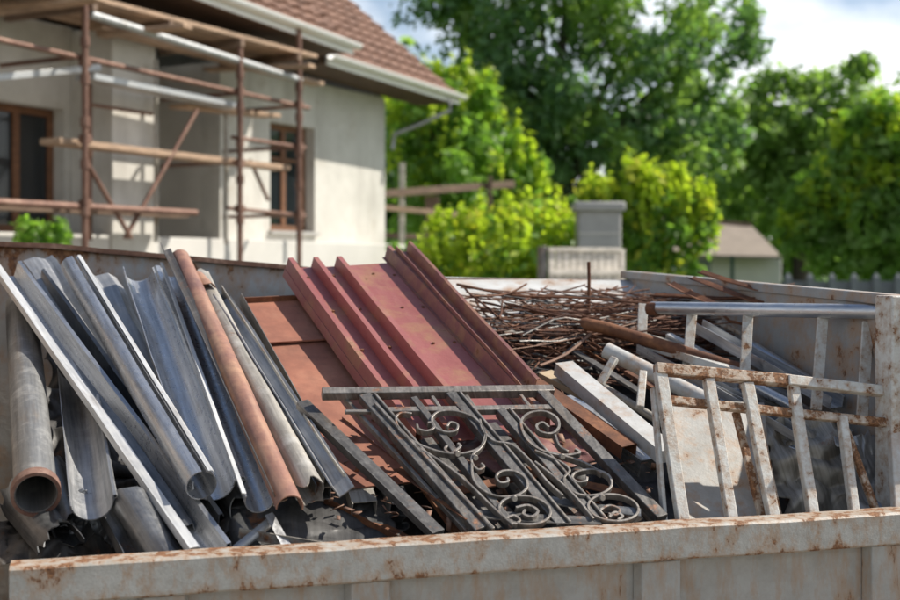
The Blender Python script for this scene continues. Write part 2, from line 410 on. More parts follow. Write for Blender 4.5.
# side walls
def side(a0, th, z0, z1, name, k=0):
    m = MB(); B = lambda a, b, z, B0=globals()['B']: B0(a+k*b, b, z)
    m.add([B(a0, .06, FL), B(a0, DEP-.03, FL), B(a0, DEP-.03, z1), B(a0, .06, z0), B(a0+th, .06, FL), B(a0+th, DEP-.03, FL), B(a0+th, DEP-.03, z1), B(a0+th, .06, z0)],
          [(0, 3, 2, 1), (4, 5, 6, 7), (0, 1, 5, 4), (1, 2, 6, 5), (2, 3, 7, 6), (3, 0, 4, 7)])
    return m.build(name, M['bin_in'], bn, .003)
side(-.125, .03, 1.64, 1.84, 'side_wall', -.055); side(LEN, .03, 1.64, 1.715, 'side_wall')
for a0, z0, z1 in ((-.138, 1.66, 1.862), (LEN-.012, 1.66, 1.737)):
    kk = -.055 if a0 < 0 else 0; B0 = B; B = lambda a, b, z: B0(a+kk*b, b, z)
    m = MB(); m.add([B(a0, .06, z0-.035), B(a0, DEP+.03, z1-.035), B(a0, DEP+.03, z1), B(a0, .06, z0), B(a0+.055, .06, z0-.035), B(a0+.055, DEP+.03, z1-.035), B(a0+.055, DEP+.03, z1), B(a0+.055, .06, z0)],
          [(0, 3, 2, 1), (4, 5, 6, 7), (0, 1, 5, 4), (1, 2, 6, 5), (2, 3, 7, 6), (3, 0, 4, 7)]); m.build('side_rim', M['bin_in'], bn, .004); B = B0
m = MB(); m.obox(B(-.112, -.02, .1), E1*.075, E2*.07, V((0, 0, 1.575))); m.build('corner_post', M['rim'], bn, .005)
m = MB(); m.obox(B(LEN-.085, .12, .1), E1*.20, E2*.09, V((0, 0, 1.565))); pst = m.build('corner_post', M['white_rust'], bn, .006)
m = MB(); m.tube([B(LEN+.03, .165, 1.665), B(LEN+.03, .165, 1.70)], .018, 10); m.build('hinge_pin', M['rust'], bn, .003)
for a in (.3, 2.3):
    m = MB(); m.obox(B(a-.06, .0, 0), E1*.12, E2*DEP, V((0, 0, .24))); m.build('skid', M['rust'], bn, .004)

# ------------------------------------------------------------------ profiles
def arc(R, a0, a1, n=14): return [(R*math.cos(math.radians(a0+(a1-a0)*i/n)), R*math.sin(math.radians(a0+(a1-a0)*i/n))) for i in range(n+1)]
def half_gutter(R, lip=.012):
    p = arc(R, 180, 360, 16)
    p += [(R+lip*.5+lip*.5*math.cos(math.radians(q)), lip*.5*math.sin(math.radians(q))+.001) for q in (180, 120, 60, 0, -60, -120)]
    return p
BOX = [(-.066, -.012), (-.064, .0), (-.038, .002), (-.030, -.06), (.026, -.062), (.040, .0), (.047, .002), (.049, -.008)]
def channel(w, h): return [(-w/2, h), (-w/2, 0), (w/2, 0), (w/2, h)]
def angle(w, h): return [(-w/2, h), (-w/2, 0), (w/2, 0)]

def lip(parent, prof, p0, p1, mat='lip', name='folded_lip', **kw):  # strip along a gutter lip, its sunlit brightness carried by the paler colour
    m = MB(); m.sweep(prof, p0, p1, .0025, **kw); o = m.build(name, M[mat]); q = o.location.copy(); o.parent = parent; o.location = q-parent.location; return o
def scrap(name, label, cat, mat, prof, p0, p1, t=None, group=None, **kw):
    m = MB(); m.sweep(prof, p0, p1, t, **kw); return tag(m.build(name, M[mat]), label, cat, group)
R_ = math.radians
GG = 'old roof gutters leaning in the bin'
# closed round pipe at the far left
pr = root('drain_pipe', 'fat grey round drain pipe with rust-brown mouth at the far left of the bin', 'pipe', H(35, 497, 0))
q0, q1 = H(21, 306, -.07), H(36, 494, .0)
m = MB(); m.sweep(arc(.053, 0, 360, 28), q0, q1, -.004, amp=.002); m.build('pipe_body', M['pipe_grey'], pr)
m = MB(); e = (q1-q0).normalized(); m.sweep(arc(.057, 0, 360, 28), q1-e*.03, q1+e*.006, -.009, seg=2); m.build('pipe_collar', M['pipe_rim'], pr)
scrap('half_gutter', 'short pale half-round gutter standing open between the fat drain pipe and the long box gutter', 'gutter', 'zinc_pale', half_gutter(.056, .008), H(74, 365, -.04), H(92, 502, .015), .003, GG, amp=.003, roll=R_(8))
g_ = scrap('box_gutter', 'long zinc box gutter with bright folded lip crossing the left end of the pile', 'gutter', 'zinc', BOX, H(8, 262, .10), BW(214, 1.035), .003, GG, seg=26, amp=.004, roll=R_(-4))
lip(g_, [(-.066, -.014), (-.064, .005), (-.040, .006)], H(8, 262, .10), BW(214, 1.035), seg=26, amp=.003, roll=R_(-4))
scrap('box_gutter', 'dark blue-grey gutter half hidden under the long box gutter', 'gutter', 'zinc_dark', BOX, H(32, 272, .03), H(205, 520, -.02), .003, GG, seg=16, amp=.006, roll=R_(10))
scrap('torn_sheet', 'pale torn zinc sheet poking up behind the long box gutter at the back rim', 'sheet', 'zinc_pale', [(-.06, .0), (-.02, .012), (.02, .0), (.05, .02)], H(40, 262, .0), H(110, 370, -.08), .003, None, seg=18, amp=.014, rag=.05)
g_ = scrap('half_gutter', 'narrow zinc gutter rolled shut into a dark round mouth at its lower end', 'gutter', 'zinc', arc(.043, 100, 440, 24), H(72, 266, .09), H(201, 486, .07), .003, GG, seg=20, amp=.003, roll=R_(-10))
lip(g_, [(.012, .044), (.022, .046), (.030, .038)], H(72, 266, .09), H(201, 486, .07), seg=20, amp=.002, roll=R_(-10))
g_ = scrap('half_gutter', 'wide blue-grey half-round gutter with bright straight lip left of the rusty orange gutter', 'gutter', 'zinc', half_gutter(.060, .03), H(138, 268, .05), H(214, 482, .045), .003, GG, seg=20, amp=.004, roll=R_(-6))
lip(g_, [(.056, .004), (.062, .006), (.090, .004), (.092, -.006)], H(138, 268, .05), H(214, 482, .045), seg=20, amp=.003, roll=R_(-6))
scrap('zinc_sheet', 'loose bent zinc sheet leaning behind the gutter with the dark round mouth', 'sheet', 'zinc_pale', [(-.06, .02), (-.03, 0), (.02, .01), (.05, -.01)], H(106, 276, -.02), H(160, 390, -.09), .003, None, seg=20, amp=.012, rag=.06)
g_ = scrap('half_gutter', 'slim blue steel gutter running along the left side of the rusty orange gutter', 'gutter', 'zinc', half_gutter(.040, .010), H(172, 268, .09), H(259, 500, .07), .003, GG, seg=20, amp=.003, roll=R_(-22))
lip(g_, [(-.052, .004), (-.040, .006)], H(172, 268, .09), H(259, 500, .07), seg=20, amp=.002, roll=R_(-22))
scrap('half_gutter', 'rusty orange half-round gutter lying upside down on the pile', 'gutter', 'copper', arc(.037, -8, 190, 18), H(180, 258, .11), H(290, 508, .09), .003, GG, seg=24, amp=.003, roll=R_(-8))
scrap('steel_angle', 'thin dark steel angle pressed against the left edge of the rusty orange gutter', 'angle bar', 'iron_worn', angle(.03, .04), H(167, 250, .14), H(282, 502, .09), .003, None, seg=12, amp=.002, roll=R_(20))
scrap('split_pipe', 'tan flaking split pipe with ragged open end right of the rusty orange gutter', 'pipe', 'zinc_tan', arc(.040, 20, 330, 22), H(200, 280, .05), H(312, 492, .06), .003, None, seg=26, amp=.006, rag=.05, roll=R_(30))
scrap('steel_channel', 'grey battered channel right beside the tan split pipe', 'channel', 'zinc_tan', channel(.06, .04), H(214, 296, .05), H(333, 488, .05), .003, None, seg=18, amp=.006)
scrap('steel_angle', 'pale flaking angle strip along the left edge of the orange rusted plate', 'angle bar', 'zinc_pale', angle(.05, .05), H(226, 300, .07), H(347, 492, .07), .004, None, seg=18, amp=.004, roll=R_(35))
scrap('steel_channel', 'dark narrow channel between the tan split pipe and the flaking angle strip', 'channel', 'zinc_dark', channel(.045, .05), H(205, 290, .0), H(322, 500, .01), .003, None, seg=12, amp=.005)
scrap('rust_scrap', 'small curled rust-orange sheet scrap at the back rim beside the orange gutter', 'scrap piece', 'copper', arc(.03, 10, 200, 8), H(196, 276, .10), H(207, 290, .09), .003, None, seg=6, amp=.014, rag=.03)
scrap('drain_pipe', 'stubby dented grey pipe with torn top at the front left of the bin', 'pipe', 'zinc_dark', arc(.046, 0, 350, 20), H(128, 498, .0), BW(172, .97, .10), .003, None, seg=12, amp=.007, rag=.05)
scrap('drain_pipe', 'dark pipe mouth below the wide blue-grey gutter', 'pipe', 'zinc_dark', arc(.045, 0, 360, 20), H(190, 420, -.12), H(245, 512, -.06), .003, None, seg=12, amp=.005, rag=.03)
scrap('thin_tube', 'thin bright tube slanting up to the right under the gutter mouths', 'tube', 'zinc_pale', arc(.014, 0, 360, 12), H(272, 520, .0), BW(226, 1.0, .10), .003, None, seg=10, amp=.003)
scrap('bent_strip', 'small bent bright strip sticking out below the rusty orange gutter', 'scrap piece', 'alu', [(-.012, 0), (.012, .003)], H(268, 512, .03), BW(292, 1.0, .10), .003, None, seg=8, amp=.01)
def crumple(name, label, cat, mat, c, ax, ay, amp, fr=7, nu=30, nv=24, solid=.003, seed=0):
    m = MB(); nrm = ax.cross(ay).normalized()
    def fn(u, v):
        q = c+ax*(u-.5)+ay*(v-.5); k = q*fr+V((seed*7.1, seed*3.3, 0))
        d = noise.noise(k*.8)+.7*abs(noise.noise(k*1.4))+.12*noise.noise(k*3.1)
        edge = .035*noise.noise(V((u*9, v*9, seed+4)))
        return q+nrm*d*amp+ax.normalized()*edge*(abs(u-.5)*2)+ay.normalized()*edge*(abs(v-.5)*2)
    m.grid(fn, nu*2, nv*2); return tag(m.build(name, M[mat], None, 0, 70, solid), label, cat)
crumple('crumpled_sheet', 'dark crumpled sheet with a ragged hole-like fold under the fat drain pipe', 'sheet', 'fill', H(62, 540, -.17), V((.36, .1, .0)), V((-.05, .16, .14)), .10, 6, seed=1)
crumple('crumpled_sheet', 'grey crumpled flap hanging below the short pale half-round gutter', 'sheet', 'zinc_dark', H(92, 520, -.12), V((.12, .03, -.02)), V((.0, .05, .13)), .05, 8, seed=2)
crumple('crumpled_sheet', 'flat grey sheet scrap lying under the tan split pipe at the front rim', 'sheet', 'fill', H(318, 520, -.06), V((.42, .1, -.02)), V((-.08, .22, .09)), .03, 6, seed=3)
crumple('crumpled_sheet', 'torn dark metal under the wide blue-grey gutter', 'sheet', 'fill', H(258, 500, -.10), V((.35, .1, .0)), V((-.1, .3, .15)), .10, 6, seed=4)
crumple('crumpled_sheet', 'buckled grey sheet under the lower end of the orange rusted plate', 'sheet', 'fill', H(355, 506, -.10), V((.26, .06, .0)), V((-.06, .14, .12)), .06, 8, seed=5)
# hidden scrap that fills the bin below, near-black to stand for deep shade
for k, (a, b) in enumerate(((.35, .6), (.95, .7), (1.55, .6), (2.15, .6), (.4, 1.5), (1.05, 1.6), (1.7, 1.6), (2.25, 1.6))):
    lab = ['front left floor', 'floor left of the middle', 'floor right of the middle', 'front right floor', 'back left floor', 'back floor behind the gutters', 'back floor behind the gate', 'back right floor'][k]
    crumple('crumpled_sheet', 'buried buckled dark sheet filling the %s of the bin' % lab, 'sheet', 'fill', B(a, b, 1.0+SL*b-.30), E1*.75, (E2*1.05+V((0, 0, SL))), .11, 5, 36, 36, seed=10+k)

for lab, mt, prof, p0, p1, t, kw in (
    ('torn grey pipe stub with ragged mouth under the fat drain pipe', 'zinc_dark', arc(.05, 15, 345, 20), H(52, 470, -.12), H(75, 530, -.10), .003, dict(amp=.012, rag=.08)),
    ('ragged dark half pipe lying flat at the front left corner', 'zinc_dark', arc(.06, 0, 190, 18), H(20, 505, -.15), H(62, 548, -.11), .003, dict(amp=.016, rag=.09)),
    ('dark bent channel piece between the stubby dented pipe and the short half-round gutter', 'zinc_dark', channel(.05, .04), H(98, 500, -.10), BW(140, .96, .12), .003, dict(amp=.010, rag=.05)),
    ('dull flattened pipe end right of the long box gutter at the front rim', 'zinc_dark', arc(.04, 10, 350, 18), H(225, 470, -.12), BW(250, .97, .14), .003, dict(amp=.012, rag=.05)),
    ('narrow grey angle strip lying across below the rusty orange gutter', 'zinc_tan', angle(.03, .03), H(240, 535, -.03), BW(345, .99, .10), .003, dict(amp=.006)),
    ('crushed square duct with open end under the lower end of the orange rusted plate', 'zinc_tan', channel(.075, .055)+[(-.036, .052)], H(340, 450, -.08), H(362, 512, -.06), .003, dict(amp=.008, rag=.04)),
    ('second crushed duct end beside the loose flat bar', 'zinc_dark', channel(.06, .05)+[(-.029, .047)], H(375, 460, -.08), H(398, 516, -.06), .003, dict(amp=.009, rag=.04)),
    ('rusty folded strip under the loose flat bar left of the gate', 'rust', angle(.05, .02), H(330, 500, -.06), BW(430, .97, .12), .003, dict(amp=.012)),
    ('grey curled sheet end left of the loose flat bar', 'zinc_tan', arc(.05, 200, 350, 12), H(315, 470, -.06), BW(345, .95, .14), .003, dict(amp=.012, rag=.06)),
    ('rust-brown channel half buried under the right bay of the gate', 'rust', channel(.05, .03), H(530, 455, -.03), BW(625, .96, .12), .003, dict(amp=.008)),
    ('thin rusty bar under the left bay of the gate', 'rust', [(-.012, -.006), (.012, -.006), (.012, .006), (-.012, .006)], H(395, 445, .02), BW(470, .97, .10), None, dict(amp=.006)),
    ('dark torn sheet edge under the middle of the gate', 'iron_worn', [(-.06, 0), (-.01, .012), (.05, 0)], H(440, 455, -.03), BW(535, .95, .14), .003, dict(amp=.02, rag=.07))):
    scrap('metal_offcut', lab, 'metal offcut', mt, prof, p0, p1, t, None, seg=14, **kw)

# ------------------------------------------------------------------ orange rusted plate
op = root('rusted_plate', 'flat orange-rusted steel plate in two lengths with a turned-up left edge', 'plate', H(390, 470, .05))
t0, t1 = H(288, 302, .05), H(402, 482, .0); mid = t0.lerp(t1, .27); ax0 = (t1-t0).normalized()
m = MB(); m.sweep([(-.175, .0), (.175, .0)], t0, mid, .006, seg=8, amp=.003); m.build('upper_plate', M['orange'], op)
ax = (t1-t0).normalized()
m = MB(); m.sweep([(-.17, .0), (.17, .0)], mid-ax*.02-HN*.012, t1-HN*.006, .004, seg=12, amp=.004); m.build('lower_plate', M['orange'], op)
m = MB(); m.sweep([(-.182, .045), (-.186, .0), (-.176, -.006)], t0, t1, .003, seg=14, amp=.002); m.build('edge_flange', M['iron_worn'], op)
m = MB(); m.bar(t0-ax*.006+HN*.006, t0-ax*.006+HN*.006+V((.001, 0, 0)), .36, .025, HN) if False else None
rr = HN.cross(ax).normalized(); m.bar(t0-rr*.18+HN*.012, t0+rr*.18+HN*.012, .006, .03, HN); m.build('top_flange', M['rust'], op, .001)

# ------------------------------------------------------------------ red standing seam roofing
rp = root('roof_panel', 'dark red standing-seam roofing sheet with raised ribs leaning over the pile', 'roof sheet', H(430, 388, .12))
t0, t1 = H(346, 266, .12), H(488, 438, .045)
XR = (-.235, -.135, -.035, .20, .255)
def seam(x, h=.045): return [(x-.014, 0), (x-.006, h), (x+.008, h), (x+.014, 0)]
pan = [(-.255, -.01)]
for x in (-.135, -.035): pan += seam(x)
pan += [(.19, 0), (.2, .004)]
m = MB(); m.sweep([(-.262, -.03), (-.255, .0)]+seam(-.238)+pan[1:], t0, t1, .003, seg=26, amp=.006, fr=3); m.build('pan', M['red'], rp)
m = MB(); m.sweep([(.175, .004), (.188, .006), (.196, .055), (.206, .055), (.212, .02), (.232, .018)], t0-HD*0+((t0-t1).normalized()*.06), t1, .003, seg=20, amp=.003); m.build('edge_rib', M['red_trim'], rp)
ax = (t1-t0).normalized(); rr = HN.cross(ax).normalized()
for x in (-.19, -.085, .08, .16):
    for d in (.10, .42, .74):
        q = t0+ax*(d+.03*random.random())+rr*x+HN*.003; m = MB(); m.tube([q, q+HN*.005], .006, 8); m.build('screw', M['rust'], rp)
scrap('flashing_strip', 'narrow rusty red flashing strip along the right edge of the red roofing sheet', 'strip', 'red_trim', [(-.03, .03), (-.026, .0), (.02, .0), (.026, .045), (.034, .045)], H(402, 252, .17), H(528, 392, .10), .003, None, seg=20, amp=.003)
scrap('flashing_strip', 'dark red flashing piece lying under the gate beside its left bay', 'strip', 'red_trim', channel(.09, .02), H(330, 425, .0), H(405, 485, -.02), .003, None, seg=10, amp=.004)
crumple('red_sheet', 'crumpled dark red sheet seen through the bars of the gate', 'sheet', 'red_trim', H(500, 440, -.04), V((.5, .12, .02)), V((-.2, .42, .12)), .05, 7, seed=21)

# ------------------------------------------------------------------ wrought iron gate
gt = root('iron_gate', 'dark wrought-iron gate with scrollwork lying on the pile', 'gate', H(520, 500, .13))
GH = .13
g0_, g1_, g2_ = H(322, 394, .15), H(553, 391, .15), BW(600, 1.036)
GN = (g1_-g0_).cross(g2_-g0_).normalized()
if GN.z < 0: GN = -GN
def G(px, py, h=0): return plane_hit(px, py, g0_+GN*h, GN)
def gclip(a, b):                                     # a bar runs down until it meets the near wall
    a, b = V(a), V(b)
    for i in range(200):
        q = G(b.x, b.y)
        if (q-NEAR_L).dot(E2) > .07: break
        b = b.lerp(a, .01)
    return (a.x, a.y), (b.x, b.y)
def gbar(name, a, b, w, h, mat='iron', lift=0):
    if name == 'upright_bar': a, b = gclip(a, b)
    m = MB(); m.bar(G(*a, lift), G(*b, lift), w, h, GN); return m.build(name, M[mat], gt, .002)
gbar('top_rail', (322, 394), (553, 391), .030, .030, 'iron_worn')
gbar('cross_rail', (383, 412), (554, 409), .022, .022, 'iron_worn')
for a, b, ww in (((364, 397), (484, 536), .040), ((450, 395), (567, 534), .034), ((500, 412), (603, 530), .030), ((541, 393), (668, 526), .038), ((413, 400), (516, 534), .022)):
    gbar('upright_bar', a, b, ww, .028)
for a, b in (((374, 397), (494, 536)), ((459, 395), (576, 534)), ((509, 412), (612, 530))): gbar('upright_bar', a, b, .008, .034, 'iron_worn', .004)
gbar('upright_bar', (375, 405), (498, 536), .010, .02, 'iron_worn', .012)
gbar('upright_bar', (345, 400), (470, 536), .012, .02, 'iron_worn', -.02)
for a, b in (((345, 412), (383, 412)), ((466, 396), (474, 408)), ((520, 395), (530, 408)), ((432, 397), (440, 409))):
    gbar('short_bar', a, b, .012, .012, 'iron_worn')
def spiral(cx, cy, r0, r1, a0, a1, sx=1., sy=.62, sh=.35, n=40):
    pts = []
    for i in range(n+1):
        k = i/n; rr_ = r0+(r1-r0)*k; a = math.radians(a0+(a1-a0)*k)
        x = rr_*math.cos(a)*sx; y = rr_*math.sin(a)*sy
        pts.append(G(cx+x+sh*y, cy+y, .012))
    return pts
def bez(*pp, n=24):
    out = []
    for i in range(n+1):
        t = i/n; q = [V(p) for p in pp]
        while len(q) > 1: q = [q[j].lerp(q[j+1], t) for j in range(len(q)-1)]
        out.append(G(q[0].x, q[0].y, .012))
    return out
def scroll(path, w=.020, th=.0075): 
    m = MB(); m.strip(path, w, th, GN); return m.build('scroll', M['iron_worn'], gt, .0015)
def crom(pts, n=7, sc=3.214, ox=360, oy=390, closed=False):
    p = [V(q) for q in pts]; out = []; m_ = len(p)
    for k in range(m_ if closed else m_-1):
        if closed: a, b, c, d = (p[(k+q) % m_] for q in (-1, 0, 1, 2))
        else: a, b, c, d = p[max(k-1, 0)], p[k], p[k+1], p[min(k+2, m_-1)]
        for t in range(n):
            t /= n; q = .5*((2*b)+(c-a)*t+(2*a-5*b+4*c-d)*t*t+(3*b-a-3*c+d)*t**3); out.append(q)
    out.append(p[0] if closed else p[-1])
    return [G(ox+q.x/sc, oy+q.y/sc, .012) for q in out]
def ring(cx, cy, rx, ry, sh=.25): return [(cx+rx*math.cos(a)+sh*ry*math.sin(a), cy+ry*math.sin(a)) for a in [math.pi*2*k/14 for k in range(14)]]
for pts in (
    [(278, 124), (290, 110), (312, 118), (306, 137), (273, 141), (238, 125), (230, 96), (256, 75), (312, 75), (372, 100), (402, 150), (386, 190), (330, 210), (260, 206), (180, 177), (130, 140), (114, 98), (132, 80), (165, 82)],
    [(182, 116), (188, 132), (214, 138), (236, 128), (232, 112), (216, 112)],
    [(278, 186), (272, 198), (290, 210), (308, 200), (322, 186), (312, 178)],
    [(402, 150), (388, 190), (362, 214), (358, 240), (378, 262), (397, 254), (388, 242)],
    [(358, 244), (362, 290), (390, 326), (440, 348), (500, 346), (534, 322), (530, 290), (495, 268), (455, 268), (436, 286), (450, 304), (474, 300), (472, 288)],
    [(170, 182), (258, 236), (340, 300), (420, 378), (490, 440)],
    [(500, 385), (540, 378), (570, 396), (552, 414), (524, 406), (530, 392)],
    [(468, 420), (492, 410), (512, 424), (500, 436), (482, 432)],
    [(384, 100), (394, 136), (430, 170), (486, 182), (540, 228), (600, 300), (650, 345)],
    [(606, 126), (586, 111), (566, 122), (580, 141), (616, 146), (638, 125), (630, 95), (590, 75), (545, 80), (520, 100), (518, 126), (536, 166), (582, 200), (650, 216), (704, 208), (690, 196)],
    [(606, 206), (640, 214), (720, 240), (776, 274)], [(625, 150), (640, 186), (668, 204)],
    [(728, 286), (724, 299), (695, 301), (680, 285), (700, 268), (750, 262), (796, 280), (806, 315), (770, 341), (710, 344), (666, 321), (654, 290), (672, 264), (640, 236), (560, 200)],
    [(770, 392), (800, 378), (832, 390), (822, 408), (796, 404)], [(800, 415), (818, 400), (842, 412), (828, 424)],
    [(560, 236), (640, 300), (700, 360), (748, 420)]):
    scroll(crom(pts))
scroll(crom(ring(528, 393, 82, 46), closed=True)); scroll(crom(ring(812, 385, 80, 43), closed=True))
for px, py in ((455, 453), (473, 457), (512, 498), (560, 456), (600, 497)):
    m = MB(); m.tube([G(px-3, py, .004), G(px+3, py+1, .024)], .009, 8); m.build('collar_band', M['iron_worn'], gt, .001)
scrap('flat_bar', 'loose dark flat steel bar lying along the left of the iron gate', 'bar', 'iron', [(-.02, -.012), (.02, -.012), (.02, .012), (-.02, .012)], H(302, 404, .10), BW(438, 1.03), None, None, seg=4)
scrap('flat_bar', 'long dark flat bar leaning beneath the middle of the iron gate', 'bar', 'iron', [(-.022, -.006), (.022, -.006), (.022, .006), (-.022, .006)], H(425, 440, .06), BW(506, .99), None, None, seg=4)
scrap('flat_bar', 'dark steel bar under the right bay of the iron gate', 'bar', 'iron', [(-.028, -.006), (.028, -.006), (.028, .006), (-.028, .006)], H(488, 425, .06), BW(592, .99), None, None, seg=4)
for k, (x0, y0, x1, y1, mt) in enumerate(((400, 470, 470, 520, 'rust'), (430, 500, 560, 470, 'rust'), (540, 500, 640, 515, 'zinc_dark'), (520, 470, 640, 500, 'rust'), (470, 515, 600, 522, 'iron'))):
    scrap('scrap_strip', ['short rusty strip under the left bay of the gate', 'rusty strip crossing under the lower scrolls of the gate', 'dark zinc strip under the lower right corner of the gate', 'long rusty strip slanting under the right bay of the gate', 'flat dark iron strip at the foot of the gate'][k], 'strip', mt, [(-.02, .004), (0, 0), (.02, .006)], H(x0, y0, .02), H(x1, y1, .02), .003, None, seg=12, amp=.012)
# small light flakes of debris among the gate bars
fl = MB(); rs = random.Random(3)
for k in range(170):
    px, py = rs.uniform(330, 655), rs.uniform(415, 525)
    q = H(px, py, rs.uniform(-.03, .02)); a = V((rs.uniform(-1, 1), rs.uniform(-1, 1), rs.uniform(-.4, .4))).normalized()*rs.uniform(.006, .022); b = a.cross(V((rs.uniform(-.3, .3), rs.uniform(-.3, .3), 1))).normalized()*rs.uniform(.004, .012)
    fl.quad(q-a-b, q+a-b*.6, q+a*.8+b, q-a+b*.8)
tag(fl.build('scrap_flakes', M['rod_pale'], None, 0, 20, .002), 'pale rusty flakes and chips scattered under the gate bars', 'debris', None, 'stuff')

# ------------------------------------------------------------------ rusty rod tangle
RG = 'thin rusty rods tangled behind the red sheet'; rl = 'thin rusty rod in the tangle between the red sheet and the white rails'
rs = random.Random(11)
def lim(y): return 408+(y-250)*.90
def rod(p0, p1, r, mat, bend=.03, label=rl, group=RG, n=14):
    m = MB(); o = V((rs.random()*40, 0, 0)); path = []; rf = rs.choice((1.2, 2.0, 3.5))
    d = p1-p0
    for i in range(n+1):
        k = i/n; q = p0+d*k; path.append(q+noise.noise_vector(V((k*rf, 0, 0))+o)*bend*1.6+V((0, 0, -.02*math.sin(math.pi*k))))
    m.tube(path, r, 6); return tag(m.build('rusty_rod', M[mat]), label, 'rod', group)
NR = 0
while NR < 285:
    py = 288+(rs.betavariate(1.3, 1.9))*112; px = rs.uniform(430, 735); L = rs.uniform(70, 230)
    an = rs.gauss(.04, .10) if rs.random() < .8 else rs.uniform(-.9, .9)
    if abs(an) > .3: L *= .45
    x0, x1 = px-L/2*math.cos(an), px+L/2*math.cos(an); y0, y1 = py-L/2*math.sin(an), py+L/2*math.sin(an)
    if min(x0, x1) < lim(min(y0, y1)) or max(x0, x1) > 800 or min(y0, y1) < 284 or max(y0, y1) > 425: continue
    if max(x0, x1) > 690 and py > 360: continue
    h = rs.uniform(-.06, .05)+(.02 if py < 330 else -.05)
    rod(H(x0, y0, h), H(x1, y1, h+rs.uniform(-.03, .03)), rs.choice((.0022, .0026, .003, .0036, .0045)), rs.choice(('rod', 'rod', 'rod', 'rod_pale', 'rust', 'iron')), rs.choice((.008, .014, .022, .035))); NR += 1
rod(P(588, 262, 5.2), P(589, 318, 5.2), .007, 'rust', .004, 'single rusty rod standing upright out of the tangle', None, 4)
rod(H(540, 366, .02), H(592, 333, .06), .006, 'rod_pale', .006, 'straight pale rod slanting up across the front of the tangle', None, 4)
rod(H(452, 284, .10), H(650, 300, .12), .006, 'rust', .02, 'long dark branching rod along the top of the tangle before the white sheet', None)
rod(H(470, 300, .10), H(530, 287, .10), .004, 'rust', .02, 'short rod rising over the white sheet at the left of the tangle', None, 5)
rod(H(505, 300, .10), H(497, 318, .07), .004, 'rust', .012, 'short hooked rod on top of the tangle left of the upright rod', None, 5)
rod(H(690, 288, .20), H(810, 348, .1), .006, 'rust', .03, 'rusty rod sloping down over the white poles on the right', None)
# the white sheet
m = MB(); a0, a1, a2, a3 = P(424, 277, 5.68), P(646, 281, 5.9), P(650, 335, 5.25), P(428, 330, 5.05)
m.grid(lambda u, v: (a0.lerp(a1, u)).lerp(a3.lerp(a2, u), v)+V((0, 0, .010*noise.noise(V((u*4, v*5, 3)))*(.2+v))), 60, 8)
tag(m.build('white_sheet', M['white'], None, 0, 60, .003), 'long white metal sheet lying against the back wall behind the rusty rods', 'sheet')
# clump of rusty scrap on the back right corner
for k, (x0, y0, x1, y1, hh, lab) in enumerate(((655, 296, 770, 302, .22, 'rusty twisted strip on the right back corner lying nearest the rim'), (690, 280, 760, 306, .24, 'bent rusty bar sticking over the right back corner'), (672, 284, 720, 310, .2, 'curled brown scrap strip in the right back corner'), (700, 276, 790, 300, .22, 'flat rusty strip across the top of the right side wall'))):
    scrap('rusty_strip', lab, 'strip', 'rust', [(-.02, .008), (0, 0), (.02, .01)], P(x0, y0, 5.22-.10*k), P(x1, y1, 4.72-.02*k), .004, None, seg=14, amp=.02)

# ------------------------------------------------------------------ right side: beams, tubes, rails
SQ = lambda a, b: [(-a/2, -b/2), (a/2, -b/2), (a/2, b/2), (-a/2, b/2)]
scrap('rusty_pipe', 'thick brown rusty pipe with crushed end lying over the rod tangle', 'pipe', 'rust', arc(.024, 0, 330, 16), H(587, 321, .10), H(745, 372, .10), .004, None, seg=22, amp=.011, rag=.03)
scrap('white_beam', 'pale grey square beam with dusty top between the gate and the white railing', 'beam', 'grey_paint', SQ(.070, .045), H(563, 368, .09), H(668, 456, .06), None, None, seg=8, amp=.002)
scrap('red_channel', 'rusty brown steel channel with hollow end right of the gate', 'channel', 'rust', [(-.028, -.038), (-.028, 0), (.028, 0), (.028, -.038)], H(530, 378, .06), H(630, 446, .06), .004, None, seg=12, amp=.003)
scrap('tan_board', 'short tan board lying behind the rusty brown channel', 'board', 'tan_wood', SQ(.06, .02), H(545, 374, .04), H(600, 402, .05), None, None, seg=3)
scrap('zinc_channel', 'bright zinc channel with dark open end under the grey square beam', 'channel', 'zinc', [(-.035, -.055), (-.035, 0), (.035, 0), (.035, -.055)], H(565, 396, .0), H(650, 460, .0), .003, None, seg=10, amp=.003)
scrap('steel_tube', 'dull brown tube lying low beside the right side of the gate', 'tube', 'zinc_tan', arc(.02, 0, 360, 14), H(565, 412, .0), BW(672, .97), .003, None, seg=8, amp=.003)
scrap('flat_bar', 'dark flat bar wedged right of the gate below the brown tube', 'bar', 'iron', SQ(.04, .012), H(590, 425, -.02), BW(676, .93), None, None, seg=4)
